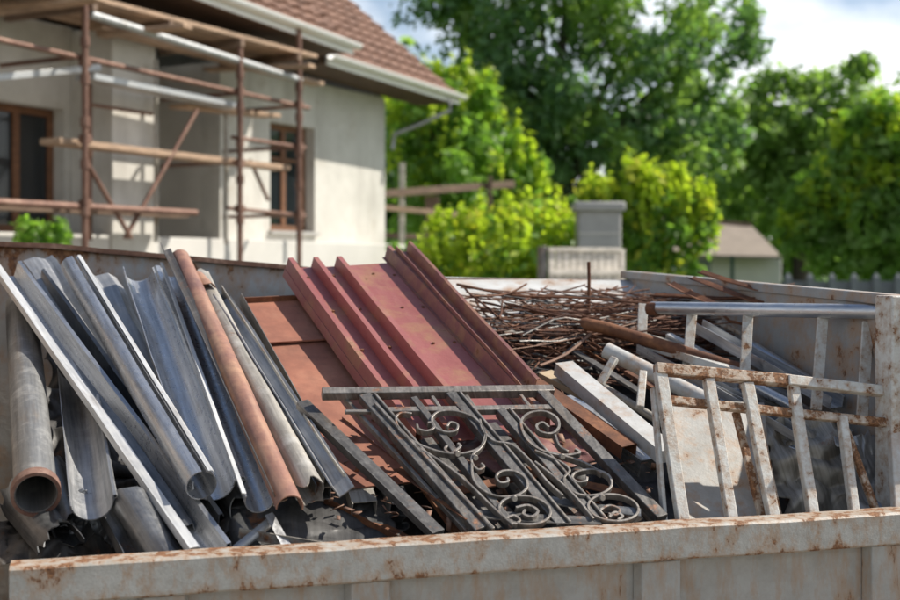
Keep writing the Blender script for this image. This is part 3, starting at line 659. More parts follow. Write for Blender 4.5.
# trestle of white tube with legs
tr = root('tube_frame', 'white tubular frame with short legs lying above the grey square beam', 'frame', H(650, 375, .05))
m = MB(); m.sweep(arc(.029, 0, 360, 20), H(606, 350, .13), H(716, 406, .06), .004, seg=10, amp=.002); m.build('top_tube', M['grey_paint'], tr)
for a, b in (((615, 358), (600, 384)), ((643, 372), (640, 408))):
    m = MB(); m.bar(H(*a, .14), H(*b, .06), .026, .022, HN); m.build('leg', M['white_rust'], tr, .003)
for k, (x0, y0, x1, y1, prof, t, mt, lab) in enumerate((
    (696, 330, 836, 408, channel(.055, .04), .003, 'alu', 'long bright aluminium channel slanting under the upper white railing'),
    (750, 345, 842, 402, arc(.021, 0, 360, 16), .003, 'alu', 'bright tube with dark open end right of the aluminium channel'),
    (646, 343, 752, 376, SQ(.045, .03), None, 'white', 'white bar slanting behind the front rail near the brown pipe'),
    (690, 352, 800, 410, arc(.018, 0, 360, 14), .003, 'zinc', 'slim grey tube lying left of the aluminium channel'),
    (715, 330, 790, 380, SQ(.04, .012), None, 'white_rust', 'flat white strip under the upper white railing'),
    (705, 385, 800, 440, channel(.05, .03), .003, 'zinc_pale', 'short pale channel behind the second rail of the front fence'),
    (620, 330, 700, 352, SQ(.03, .02), None, 'zinc_tan', 'grey-brown bar under the thick brown pipe'))):
    scrap('metal_bar', lab, 'bar', mt, prof, H(x0, y0, .10-.01*k), H(x1, y1, .13-.01*k), t, None, seg=10, amp=.002)
for k, (x0, y0, x1, y1, prof, t, mt, h0, h1, lab) in enumerate((
    (668, 336, 792, 398, SQ(.028, .02), None, 'zinc_pale', .07, .08, 'thin pale bar just left of the long aluminium channel'),
    (720, 322, 850, 385, SQ(.03, .014), None, 'white_rust', .06, .06, 'thin rust-flecked strip below the upper white railing at its middle'),
    (770, 335, 862, 388, arc(.014, 0, 360, 12), .002, 'zinc_dark', .04, .04, 'dark thin tube on the far right of the slanting bars'),
    (640, 352, 770, 420, angle(.04, .035), .003, 'zinc', .05, .05, 'grey angle bar crossing behind the left balusters of the front fence section'),
    (628, 372, 735, 436, SQ(.035, .015), None, 'rust', .01, .02, 'rusty flat bar under the white tubular frame'),
    (660, 395, 800, 452, arc(.016, 0, 360, 12), .002, 'alu', .0, .02, 'thin bright tube low behind the white panel'),
    (735, 372, 850, 436, SQ(.03, .03), None, 'white', .03, .03, 'white square bar right of the long aluminium channel'),
    (742, 400, 862, 450, channel(.04, .025), .003, 'zinc_tan', -.02, .0, 'tan channel lying low behind the right balusters'),
    (600, 385, 690, 440, arc(.014, 0, 360, 12), .002, 'zinc_tan', .0, .0, 'thin brownish tube right of the grey square beam'),
    (790, 352, 868, 420, SQ(.026, .012), None, 'zinc_pale', .05, .02, 'narrow pale strip leaning at the right side wall'),
    (575, 352, 640, 392, SQ(.03, .01), None, 'iron', .0, .0, 'dark short bar behind the grey square beam'),
    (690, 408, 838, 470, SQ(.03, .012), None, 'rust', -.04, -.03, 'long rusty strip low among the crumpled aluminium'))):
    scrap('metal_bar', lab, 'bar', mt, prof, H(x0, y0, h0), H(x1, y1, h1), t, None, seg=10, amp=.003)
# upper white railing
ur = root('white_railing', 'white tube railing with flat uprights across the back right of the bin', 'railing', H(760, 360, .1))
c0, c1 = P(652, 308, 4.75), P(884, 312, 4.02)
m = MB(); m.sweep(arc(.0245, 0, 360, 20), c0, c1, .003, seg=14, amp=.001); m.build('top_tube', M['alu'], ur)
m = MB(); e = (c1-c0).normalized(); m.sweep(arc(.0265, 0, 360, 20), c0-e*.012, c0+e*.035, .008, seg=3, amp=.004); m.build('tube_end', M['rust'], ur)
for px, y0, px1, y1, Y in ((643, 304, 641, 340, 4.85), (692, 314, 686, 360, 4.62), (748, 315, 744, 372, 4.42), (823, 316, 816, 392, 4.2), (868, 322, 862, 402, 4.08)):
    m = MB(); m.bar(P(px, y0, Y), P(px1, y1+18, Y-.10), .036, .012, V((0, -1, .2))); m.build('upright', M['white_rust'], ur, .002)
# front fence section
fr_ = root('fence_section', 'rusty white fence section with slanting balusters standing at the front right', 'fence section', P(780, 515, 3.75))
def FT(px, py):                                      # the leaning plane of that section
    p = p_; q = q_; b = b_
    return plane_hit(px, py, p, (q-p).cross(b-p).normalized())
p_, q_, b_ = P(655, 368, 3.74), P(900, 394, 3.885), BW(684, 1.0); FN = (q_-p_).cross(b_-p_).normalized()
if FN.z < 0: FN = -FN
def fbar(name, a, b, w, h, mat, lift=0):
    m = MB(); m.sweep(SQ(w, h), FT(*a)+FN*lift, FT(*b)+FN*lift, None, up=FN, seg=8, amp=.0015); return m.build(name, M[mat], fr_, .003)
fbar('top_rail', (655, 369), (790, 381), .034, .036, 'white_rusty'); fbar('top_rail', (786, 381), (897, 394), .032, .034, 'white_rust', .006)
fbar('lower_rail', (668, 399), (892, 422), .026, .026, 'white_rusty', -.014)
for a, b, ww, mt in (((660, 372), (684, 530), .036, 'white_rust'), ((708, 379), (733, 528), .032, 'white_rust'), ((747, 383), (775, 526), .034, 'white_rust'), ((793, 385), (814, 524), .032, 'white_rust'), ((842, 416), (855, 520), .026, 'white_rust'), ((892, 396), (899, 520), .036, 'white')):
    fbar('baluster', a, b, ww, .028, mt)
for a, b in (((742, 408), (770, 520)), ((763, 412), (786, 520)), ((853, 426), (888, 520))):
    fbar('brace', a, b, .022, .018, 'white_rusty', -.045)
fbar('baluster', (657, 385), (668, 520), .012, .03, 'white_rust', -.03)
m = MB(); g0, g1, g2, g3 = (P(668, 400, 4.05), P(764, 403, 4.1), BW(776, .98, .10), BW(676, .98, .10))
m.grid(lambda u, v: (g0.lerp(g1, u)).lerp(g3.lerp(g2, u), v)+FN*.01*noise.noise(V((u*3, v*3, 1))), 16, 16)
tag(m.build('painted_sheet', M['dirty_panel'], None, 0, 60, .003), 'flat dirty white metal panel behind the left balusters of the front fence section', 'panel')
crumple('crumpled_sheet', 'dull crumpled metal sheet behind the right balusters of the front fence section', 'sheet', 'zinc_tan', P(812, 466, 4.02), V((.28, .08, .03)), V((-.03, .18, .30)), .12, 7, 36, 36, seed=31)
crumple('crumpled_sheet', 'pale creased sheet leaning in the front right corner of the bin', 'sheet', 'zinc_pale', P(868, 482, 3.92), V((.14, .04, .0)), V((-.03, .2, .26)), .05, 8, seed=32)
crumple('crumpled_sheet', 'torn dark sheet between the white panel and the crumpled aluminium', 'sheet', 'zinc_dark', P(782, 448, 4.15), V((.3, .08, .0)), V((-.03, .2, .22)), .08, 10, seed=33)
crumple('crumpled_sheet', 'bent bright sheet under the slanting aluminium channel', 'sheet', 'alu', H(722, 392, .0), V((.3, .1, .0)), V((-.1, .26, .12)), .06, 9, seed=34)

# ------------------------------------------------------------------ house
hs = root('house', 'pale plastered house with red-brown tiled roof behind the scaffold', 'house', W(5, -3, 0))
def wall(name, mat, org, du, nrm, th, u0, u1, z0, z1, ops=(), parent=hs):
    m = MB(); us = sorted({u0, u1, *[o[0] for o in ops], *[o[1] for o in ops]}); zs = sorted({z0, z1, *[o[2] for o in ops], *[o[3] for o in ops]})
    pt = lambda u, z, d: V((org.x+du.x*u-nrm.x*d, org.y+du.y*u-nrm.y*d, z))
    for i in range(len(us)-1):
        for j in range(len(zs)-1):
            cu, cz = (us[i]+us[i+1])/2, (zs[j]+zs[j+1])/2
            if any(o[0] < cu < o[1] and o[2] < cz < o[3] for o in ops): continue
            for d in (0, th): m.quad(pt(us[i], zs[j], d), pt(us[i+1], zs[j], d), pt(us[i+1], zs[j+1], d), pt(us[i], zs[j+1], d))
    for a, b, c, d_ in list(ops)+[(u0, u1, z0, z1)]:
        for (ua, za, ub, zb) in ((a, c, b, c), (b, c, b, d_), (b, d_, a, d_), (a, d_, a, c)):
            m.quad(pt(ua, za, 0), pt(ub, zb, 0), pt(ub, zb, th), pt(ua, za, th))
    return m.build(name, M[mat], parent, 0, 30)
ZW = 4.60
W1 = (2.04, 3.17, 2.30, 3.90); W2 = (7.15, 9.4, 2.15, 3.62)
wall('wall', 'plaster', HC, -HD, HNRM, .35, 0, 4.3, 0, ZW, [W1])
wall('wall', 'plaster', HC, -HD, HNRM, .35, 5.62, 14, 0, ZW, [W2])
m = MB(); m.obox(W(6.32, .003, 0), -HD*.73, HNRM*.66, V((0, 0, 4.56))); m.build('pier', M['plaster'], hs, .01)
wall('recess_wall', 'plaster_grey', HC-HNRM*1.1, -HD, HNRM, .3, 4.0, 5.9, 0, ZW, [(4.62, 5.35, 2.1, 3.85)])
m = MB(); m.obox(W(4.3, -.352, 0), HD*.3, -HNRM*.745, V((0, 0, ZW))); m.obox(W(5.92, -.352, 0), HD*.3, -HNRM*.745, V((0, 0, ZW))); m.build('recess_jamb', M['plaster_grey'], hs)
m = MB(); m.obox(W(0, -.352, 0), -HD*.35, -HNRM*6.6, V((0, 0, ZW))); m.obox(W(13.65, -.352, 0), -HD*.35, -HNRM*6.6, V((0, 0, ZW))); m.obox(W(0.352, -6.95, 0), -HD*13.3, HNRM*.3, V((0, 0, ZW))); m.build('end_wall', M['plaster'], hs)
def window(u0, u1, z0, z1, panes):
    f = MB(); d = .17; fw_ = .09
    def seg_(a, b, c, e_): f.obox(W(a, -d-.06, c), -HD*(b-a), HNRM*.06, V((0, 0, e_-c)))
    seg_(u0+.002, u0+fw_, z0+.002, z1-.002); seg_(u1-fw_, u1-.002, z0+.002, z1-.002); seg_(u0+fw_, u1-fw_, z0+.002, z0+fw_); seg_(u0+fw_, u1-fw_, z1-fw_, z1-.002)
    for k in range(1, panes):
        c = u0+(u1-u0)*k/panes; seg_(c-.05, c+.05, z0+fw_, z1-fw_)
    o = f.build('window', M['window_wood'], hs, .006)
    g = MB(); g.obox(W(u0+fw_, -d-.04, z0+fw_), -HD*(u1-u0-2*fw_), HNRM*.012, V((0, 0, z1-z0-2*fw_)))
    p = g.build('pane', M['glass'], hs); p.parent = o
    if panes == 2 and u1 < 4:
        b = MB(); b.obox(W(u0+fw_, -d-.02, (z0+z1)/2+.25), -HD*(u1-u0-2*fw_), HNRM*.02, V((0, 0, .05))); q = b.build('glazing_bar', M['window_wood'], hs); q.parent = o
    s_ = MB(); s_.obox(W(u0-.05, -.15, z0-.05), -HD*(u1-u0+.1), HNRM*.22, V((0, 0, .048))); q = s_.build('sill', M['concrete'], hs, .006); q.parent = o
window(*W1, 2); window(*W2, 4)
m = MB(); m.obox(W(7.35, -.30, 2.3), -HD*1.0, HNRM*.02, V((0, 0, 1.2))); m.build('curtain', M['curtain'], hs)
m = MB(); m.obox(W(4.64, -1.22, 2.1), -HD*.69, HNRM*.06, V((0, 0, 1.73))); dr = m.build('door', M['window_wood'], hs, .008)
m = MB(); m.obox(W(4.78, -1.158, 2.6), -HD*.42, HNRM*.012, V((0, 0, 1.05))); q = m.build('door_pane', M['glass'], hs); q.parent = dr
# roof
ph = math.radians(40); RU = -HNRM*math.cos(ph)+V((0, 0, math.sin(ph))); RN = HNRM*math.sin(ph)+V((0, 0, math.cos(ph)))
def roof(u0, u1, o, z, ln, rise=0, name='roof'):
    m = MB(); rows = int(ln/.33); org = W(u0, o, z); n = int((u1-u0)/.075)
    for r_ in range(rows):
        def fn(a, b, r_=r_):
            x = (u1-u0)*a; w_ = .022*(math.sin(x*2*math.pi/.30)); jit = .012*noise.noise(V((math.floor(x/.3)*1.7, r_*2.3, 5)))
            return org-HD*x+V((0, 0, rise*x))+RU*((r_+b*1.12)*.33)+RN*(.055-.05*b+w_+jit)
        m.grid(fn, n, 1)
        m.grid(lambda a, b, r_=r_: org-HD*((u1-u0)*a)+V((0, 0, rise*(u1-u0)*a))+RU*(r_*.33)+RN*((.055+.022*math.sin((u1-u0)*a*2*math.pi/.30))*b), n, 1)
    o_ = m.build(name, M['tile'], hs, 0, 50)
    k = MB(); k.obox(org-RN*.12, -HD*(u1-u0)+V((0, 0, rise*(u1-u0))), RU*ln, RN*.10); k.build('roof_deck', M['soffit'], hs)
    return o_
roof(-1.15, 2.9, .75, 4.72, 5.2, .03); roof(2.9, 14.5, 1.25, 4.92, 5.6, .045)
m = MB(); e0 = W(-1.15, .75, 4.72)+RU*5.2-RN*.05; m.obox(e0, -HD*15.6, -HNRM*.12, V((0, 0, .1)))
RU2 = HNRM*math.cos(ph)*-1-V((0, 0, math.sin(ph))); m.obox(e0-V((0, 0, .12)), -HD*15.6, RU2*5.5, V((0, 0, .1))); m.build('back_roof', M['tile'], hs)
m = MB(); g_top = e0-V((0, 0, .2)); gx = W(0, .0, 4.6)
m.add([W(.01, -.02, 4.6), W(.01, -6.9, 4.6), V((HC.x, HC.y, 0))-HNRM*3.45+V((0, 0, 4.6+2.75)), W(.3, -.02, 4.6), W(.3, -6.9, 4.6), V((HC.x, HC.y, 0))-HD*.3-HNRM*3.45+V((0, 0, 4.6+2.75))], [(0, 1, 2), (5, 4, 3), (0, 3, 4, 1), (1, 4, 5, 2), (2, 5, 3, 0)]); m.build('gable', M['plaster'], hs)
for (u0, u1, o, z, ri) in ((-1.2, 2.86, .80, 4.70, .03), (2.9, 14.5, 1.30, 4.91, .045)):
    m = MB(); m.sweep([(.075*math.cos(math.radians(a)), .075*math.sin(math.radians(a))) for a in range(180, 361, 20)], W(u0, o+.06, z+.02), W(u1, o+.06, z+.02+ri*(u1-u0)), .008, up=V((0, 0, 1)), seg=2); m.build('roof_gutter', M['gutter_white'], hs)
    m = MB(); m.obox(W(u0+.04, o-.03, z-.12), -HD*(u1-u0-.04)+V((0, 0, ri*(u1-u0))), HNRM*.03, V((0, 0, .17))); m.build('fascia', M['gutter_white'], hs)
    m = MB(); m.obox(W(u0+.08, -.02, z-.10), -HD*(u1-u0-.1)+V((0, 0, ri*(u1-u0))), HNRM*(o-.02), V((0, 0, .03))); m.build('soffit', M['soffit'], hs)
m = MB(); m.tube([W(-.72, .86, 4.62), W(-.70, .86, 4.42), W(-.4, .5, 4.2), W(-.1, .12, 4.0), W(-.08, .10, 3.75)], .038, 10); m.build('downpipe', M['zinc_pale'], hs)
# terrace edge in front of the house
m = MB(); m.obox(W(.3, .004, 0), -HD*13, HNRM*.62, V((0, 0, 2.13))); tag(m.build('terrace', M['concrete_pale'], None, .01), 'pale concrete terrace ledge along the foot of the house wall', 'ledge')

# ------------------------------------------------------------------ scaffold
sc_ = root('scaffold', 'rusty brown tube scaffold standing along the house wall', 'scaffold', W(6, 1.0, 0))
def tube(name, a, b, r=.030, mat='tube'):
    m = MB(); m.tube([a, b], r, 10); return m.build(name, M[mat], sc_)
OUT = 1.32; INN = .78
for px, py in ((85, -30), (240, 38), (299, 24)):
    q = FP(px, py, OUT); o = tube('upright', V((q.x, q.y, 0)), q, .036)
    for zz in (2.35, 2.85, 3.3, 3.75, 4.15):
        m = MB(); m.tube([V((q.x, q.y, zz-.05)), V((q.x, q.y, zz+.05))], .052, 10); c = m.build('coupler', M['tube'], sc_); c.parent = o
q = W(10.9, OUT, 5); tube('upright', V((q.x, q.y, 0)), q, .036)
for px in (156, 226, 90, 300):
    q = FP(px, 60 if px != 226 else 100, INN); tube('inner_upright', V((q.x, q.y, 2.06)), q, .028, 'zinc_tan' if px in (226, 156) else 'tube')
def led(a, b, o, r=.030, mat='tube', name='ledger'): return tube(name, FP(*a, o), FP(*b, o), r, mat)
o2 = OUT-.06
led((-40, 31), (309, 108), o2); led((87, 104), (152, 114), INN, .022); led((232, 137), (305, 148), o2, .026); led((-40, 200), (196, 213), o2, .042)
led((228, 208), (305, 216), o2, .026)
led((87, 163), (131, 238), OUT-.1, .028, 'tube', 'brace'); led((197, 110), (125, 238), OUT-.15, .028, 'tube', 'brace'); led((250, 160), (268, 200), INN, .026, 'tube', 'brace')
led((90, 14), (300, 80), OUT-.02, .045, 'scaf_alu', 'alu_rail')
for px, py in ((85, 56), (240, 93), (299, 106), (85, 205), (299, 215), (299, 147), (240, 162)):
    a = FP(px, py, OUT); b = a-HNRM*(OUT-.05); tube('transom', a, b, .026)
for u_ in (4.3, 5.5, 6.8, 8.0, 9.4, 10.7):
    m = MB(); m.obox(W(u_, .03, 4.50), -HD*.07, HNRM*(OUT+.02), V((0, 0, .085))); m.build('deck_bearer', M['plank_dark'], sc_)
for px, py in ((85, 62), (240, 92), (299, 105), (85, 204), (85, 139), (240, 163), (240, 209), (299, 215), (299, 147)):
    q = FP(px, py, OUT-.03); m = MB(); m.obox(q-V((0, 0, .05))-HD*.05-HNRM*.05, HD*.10, HNRM*.10, V((0, 0, .10))); m.build('clamp', M['tube'], sc_, .012)
# planks on the scaffold
PG = 'boards laid on the scaffold'
def plank(a, b, o, w_, t_, mat, label):
    m = MB(); p, q = FP(*a, o), FP(*b, o); m.sweep(SQ(w_, t_), p, q, None, up=V((0, 0, 1)), seg=6, amp=.004); return tag(m.build('scaffold_plank', M[mat], None, .004), label, 'plank', PG)
plank((50, 141), (281, 168), OUT-.28, .30, .065, 'plank', 'long thick brown board on the middle lift of the scaffold')
plank((178, 106), (272, 116), .75, .30, .05, 'plank', 'brown board across the recess under the upper scaffold rail')
plank((85, 77), (232, 106), OUT-.25, .28, .07, 'scaf_alu', 'pale aluminium walkway board on the upper lift of the scaffold')
plank((-60, 83), (92, 68), OUT-.5, .28, .07, 'scaf_alu', 'pale board at the left end of the upper scaffold lift')
plank((-40, 206), (180, 216), OUT-.35, .28, .05, 'plank_dark', 'dark board on the lowest lift of the scaffold')
tops = ['outermost plank of the top scaffold deck', 'second plank of the top scaffold deck counted from the outside', 'third plank of the top scaffold deck counted from the outside', 'plank of the top scaffold deck nearest the house wall']
for k in range(4):
    m = MB(); zt = 4.62-.01*(k % 2); o_ = OUT-.10-.29*k
    m.sweep(SQ(.26, .05), W(3.9+.15*k, o_, zt), W(11.2, o_, zt+.02), None, up=V((0, 0, 1)), seg=8, amp=.006); tag(m.build('scaffold_plank', M['plank'], None, .004), tops[k], 'plank', PG)

for lab, u_, o0, o1, z, dz, mt in (('board laid crosswise under the top scaffold deck at the far left', 8.6, -.1+.2, 1.75, 4.46, .06, 'plank'), ('board laid crosswise under the top scaffold deck above the brown window', 7.3, .72, 1.8, 4.40, .05, 'plank'), ('weathered board jutting out of the top scaffold deck near its right end', 4.7, .1, 1.65, 4.42, -.03, 'plank')):
    m = MB(); m.sweep(SQ(.2, .045), W(u_, o0, z), W(u_-.25, o1, z+dz), None, up=V((0, 0, 1)), seg=6, amp=.006); tag(m.build('scaffold_plank', M[mat_ if False else mt], None, .004), lab, 'plank', PG)
plank((95, 27), (318, 84), OUT-.5, .22, .05, 'plank', 'thin brown board on edge beneath the top scaffold deck')
# ------------------------------------------------------------------ things behind
m = MB()
tf = root('timber_fence', 'old brown timber rail frame between the house corner and the bushes', 'fence', P(440, 262, 22)-V((0, 0, 2)))
for nm, a, b, Y0, Y1, w_, mt in (('rail', (380, 194), (514, 184), 21.5, 23.5, .13, 'plank_dark'), ('rail', (378, 207), (482, 217), 21.5, 22.5, .09, 'plank'), ('rail', (384, 235), (470, 240), 21.8, 22.5, .09, 'plank_dark'),
                    ('post', (402, 163), (402, 330), 21.9, 21.9, .1, 'plank_grey'), ('post', (490, 176), (490, 330), 23, 23, .09, 'plank_dark'), ('post', (432, 196), (432, 330), 22.6, 22.6, .26, 'plank_dark')):
    m = MB(); m.sweep(SQ(.06, w_) if nm == 'rail' else SQ(w_, .08), P(*a, Y0), P(*b, Y1), None, up=V((0, 0, 1)) if nm == 'rail' else V((0, 1, 0)), seg=2); m.build(nm, M[mt], tf, .006)
pl = root('gate_pillar', 'grey block pillar with wider flat cap between the yellow bushes', 'pillar', P(597, 268, 18.6)-V((0, 0, 1.75)))
c = P(597, 268, 18.6)
m = MB(); m.obox(V((c.x-.30, c.y-.3, 0)), V((.62, 0, 0)), V((0, .6, 0)), V((0, 0, 2.58))); m.build('shaft', M['concrete'], pl, .02)
m = MB(); m.obox(V((c.x-.36, c.y-.36, 2.58)), V((.74, 0, 0)), V((0, .72, 0)), V((0, 0, .14))); m.build('cap', M['concrete'], pl, .03)
m = MB(); m.obox(V((c.x-.305, c.y-.31, 1.9)), V((.63, 0, 0)), V((0, .01, 0)), V((0, 0, .02))); m.obox(V((c.x-.305, c.y-.31, 2.25)), V((.63, 0, 0)), V((0, .01, 0)), V((0, 0, .02))); m.build('mortar_joint', M['plaster_grey'], pl)
wp = root('board_fence', 'pale wooden board fence panel standing in front of the grey pillar', 'fence panel', P(585, 268, 16)-V((0, 0, 1.75)))
c = P(548, 268, 16); BX = V((.87, .5, 0)).normalized(); BY = V((-.5, .87, 0)).normalized()
for k in range(10):
    m = MB(); m.obox(V((c.x, c.y, .2))+BX*(.02+k*.113), BX*.094, BY*.025, V((0, 0, 1.79+.015*(k % 2)))); m.build('board', M['plank_grey'], wp, .004)
m = MB(); o_ = V((c.x, c.y, 0))-BY*.03; m.obox(o_+V((0, 0, 1.66)), BX*1.15, BY*.028, V((0, 0, .07))); m.obox(o_+V((0, 0, 1.965)), BX*1.15, BY*.06, V((0, 0, .05))); m.build('rail', M['plank_grey'], wp, .004)
m = MB(); m.obox(V((c.x, c.y, 0))-BX*.10, BX*.09, BY*.1, V((0, 0, 2.03))); m.build('post', M['iron'], wp, .006)
m = MB(); m.obox(V((c.x, c.y, 0))+BX*1.16, BX*.08, BY*.1, V((0, 0, 2.0))); m.build('post', M['plank_grey'], wp, .006)
gf = root('green_fence', 'dark green mesh fence between the pillar and the shed', 'fence', P(680, 268, 25)-V((0, 0, 1.75)))
for k in range(19):
    q = P(620, 268, 25)
    if k % 6 == 0:
        m = MB(); m.obox(V((q.x+k*.125-.03, 25, 0)), V((.06, 0, 0)), V((0, .06, 0)), V((0, 0, 2.0))); m.build('post', M['green'], gf)
m = MB(); q = P(620, 268, 25)
for k in range(37): m.obox(V((q.x+k*.05, 25.02, .1)), V((.022, 0, 0)), V((0, .01, 0)), V((0, 0, 1.83)))
for z in (.3, .8, 1.3, 1.85): m.obox(V((q.x, 25.035, z)), V((1.85, 0, 0)), V((0, .01, 0)), V((0, 0, .03)))
m.build('mesh_panel', M['green'], gf)
sh = root('shed', 'low white shed with sloping grey-brown roof on the right', 'shed', P(750, 268, 29)-V((0, 0, 1.75)))
c = P(732, 268, 29)
m = MB(); m.obox(V((c.x-1.3, 29, 0)), V((2.45, 0, 0)), V((0, 2.6, 0)), V((0, 0, 2.02))); m.build('wall', M['concrete_pale'], sh, .02)
m = MB(); a = P(668, 258, 28.6); b = P(782, 264, 28.6); a.z = 2.0; b.z = 1.95
m.add([a, b, b+V((-.25, 1.9, .78)), a+V((.1, 1.9, .95)), a+V((0, 0, .07)), b+V((0, 0, .07)), b+V((-.25, 1.9, .85)), a+V((.1, 1.9, 1.02))], [(0, 3, 2, 1), (4, 5, 6, 7), (0, 1, 5, 4), (1, 2, 6, 5), (2, 3, 7, 6), (3, 0, 4, 7)]); m.build('roof', M['tile_grey'], sh, .01)
m = MB(); m.bar(a+V((.1, 1.9, 1.0)), b+V((-.25, 1.9, .85)), .2, .1); m.build('ridge_cap', M['plank_dark'], sh)
cf = root('picket_fence', 'grey fence of pointed pickets under the right-hand tree', 'fence', P(850, 268, 21)-V((0, 0, 1.75)))
for px in range(788, 960, 22):
    q = P(px, 274, 21); m = MB(); m.obox(V((q.x-.055, 20.95, 0)), V((.11, 0, 0)), V((0, .1, 0)), V((0, 0, q.z-.06))); 
    m.add([V((q.x-.055, 20.95, q.z-.06)), V((q.x+.055, 20.95, q.z-.06)), V((q.x+.055, 21.05, q.z-.06)), V((q.x-.055, 21.05, q.z-.06)), V((q.x, 21, q.z+.03))], [(0, 1, 4), (1, 2, 4), (2, 3, 4), (3, 0, 4)]); m.build('picket', M['slate'], cf)
m = MB(); a = P(780, 281, 21.2); m.obox(V((a.x, 21.1, 0)), V((3.2, 0, 0)), V((0, .05, 0)), V((0, 0, a.z))); m.build('panel', M['slate'], cf)

# ------------------------------------------------------------------ foliage
rng = np.random.default_rng(5)
def leaves(clumps, n, size, mat, name, parent, shell=.45):
    vol = np.array([c[1][0]*c[1][1]*c[1][2] for c in clumps])**.67; vol /= vol.sum()
    cnt = rng.multinomial(n, vol); P_ = []; D_ = []
    for (c, r), k in zip(clumps, cnt):
        d = rng.normal(size=(k, 3)); d /= np.linalg.norm(d, axis=1)[:, None]
        rad = (shell+(1-shell)*rng.random(k))**.7
        lump = 1+.22*np.sin(d[:, 0]*5+c[0])*np.cos(d[:, 2]*6+c[1])+.12*np.sin(d[:, 1]*11+c[2]*3)
        P_.append(np.array(c)+d*np.array(r)*(rad*lump)[:, None]); D_.append(d)
    p = np.concatenate(P_); d = np.concatenate(D_); n = len(p)
    ax = rng.normal(size=(n, 3)); ax /= np.linalg.norm(ax, axis=1)[:, None]
    nr = d*.6+rng.normal(size=(n, 3))*.6+np.array([0, 0, .5]); nr /= np.linalg.norm(nr, axis=1)[:, None]
    ax = ax-nr*(ax*nr).sum(1)[:, None]; ax /= np.linalg.norm(ax, axis=1)[:, None]; bx = np.cross(nr, ax)
    s = size*(.6+.8*rng.random(n))[:, None]
    org = np.array(parent['org'])
    v = np.stack([p-ax*s, p-bx*s*.48+nr*s*.12, p+ax*s, p+bx*s*.48+nr*s*.12], 1).reshape(-1, 3)-org
    me = bpy.data.meshes.new(name); me.vertices.add(4*n); me.loops.add(4*n); me.polygons.add(n)
    me.vertices.foreach_set('co', v.ravel()); me.loops.foreach_set('vertex_index', np.arange(4*n))
    me.polygons.foreach_set('loop_start', np.arange(0, 4*n, 4)); me.polygons.foreach_set('loop_total', np.full(n, 4))
    me.materials.append(M[mat]); me.update(); me.validate()
    o = bpy.data.objects.new(name, me); COL.objects.link(o); o.parent = parent
    return o
def sats(clumps, k, lo=.28, hi=.48, up=.25):
    out = []
    for c, r in clumps:
        for i in range(k):
            d = rng.normal(size=3); d[2] = abs(d[2])*(1 if rng.random() < .5+up else -1); d /= np.linalg.norm(d)
            f = rng.uniform(lo, hi); out.append((tuple(np.array(c)+d*np.array(r)*rng.uniform(.85, 1.12)), tuple(np.array(r)*f)))
    return out
def spikes(clumps, k, w_, h_):
    out = []
    for c, r in clumps:
        for i in range(k):
            d = rng.normal(size=3); d[2] = abs(d[2])+.4; d[1] -= .3; d /= np.linalg.norm(d)
            q = np.array(c)+d*np.array(r)*rng.uniform(.95, 1.15); g = rng.uniform(.6, 1.2)
            out.append((tuple(q), (w_*g, w_*g, h_*g)))
    return out
def clump(px, py, Y, rx, ry=None, rz=None):
    q = P(px, py, Y); k = Y/F
    return ((q.x, q.y, q.z), (rx*k, (ry or rx)*k, (rz or rx)*k))
def trunk(parent, base, top, r, clumps):
    m = MB(); path = []
    for i in range(7):
        k = i/6; q = base.lerp(top, k)+noise.noise_vector(V((k*2, base.x, base.y)))*.12*k*(top-base).length*.12; path.append(q)
    m.tube(path, [r*(1-.6*i/6)*(1.5 if i == 0 else 1) for i in range(7)], 10)
    for c, rr in clumps:
        c = V(c); s = path[2].lerp(path[6], random.random()); mid = s.lerp(c, .5)+V((0, 0, .08*(c-s).length))
        m.tube([s, mid, c], [r*.38, r*.24, r*.08], 6)
    m.build('trunk', M['bark'], parent)
def tree(label, cat, Y, bx, clumps, layers, r, name='tree', group=None, seedy=0):
    base = P(bx, 268, Y); base.z = 0
    t = root(name, label, cat, base, group)
    top = V(clumps[0][0]); trunk(t, base, top, r, clumps[:14])
    for (n, size, mat, nm, sub, sh_) in layers:
        leaves(sub or clumps, n, size, mat, nm, t, sh_)
    return t
# great dark tree
cl = [clump(555, 90, 34, 90), clump(470, 40, 33, 62), clump(455, 110, 34, 45), clump(540, 10, 34, 95), clump(640, 20, 34, 90), clump(690, 80, 34, 62), clump(620, 110, 33, 75), clump(520, 140, 33, 60), clump(690, 140, 34, 52), clump(600, 170, 34, 70), clump(480, 165, 35, 45), clump(720, 30, 35, 42), clump(440, -10, 34, 45), clump(580, -70, 34, 110), clump(660, 180, 34, 45), clump(535, 190, 35, 50)]
tree('very large dark green tree rising above everything in the centre', 'tree', 34, 556, cl, [(5000, .15, 'leaf_dark', 'crown', None, .3), (12000, .15, 'leaf_dark', 'outer_foliage', sats(cl, 9, .2, .42), .2), (8500, .15, 'leaf_mid', 'sunlit_foliage', sats(cl, 7, .2, .36), .2)], .42, 'broadleaf_tree')
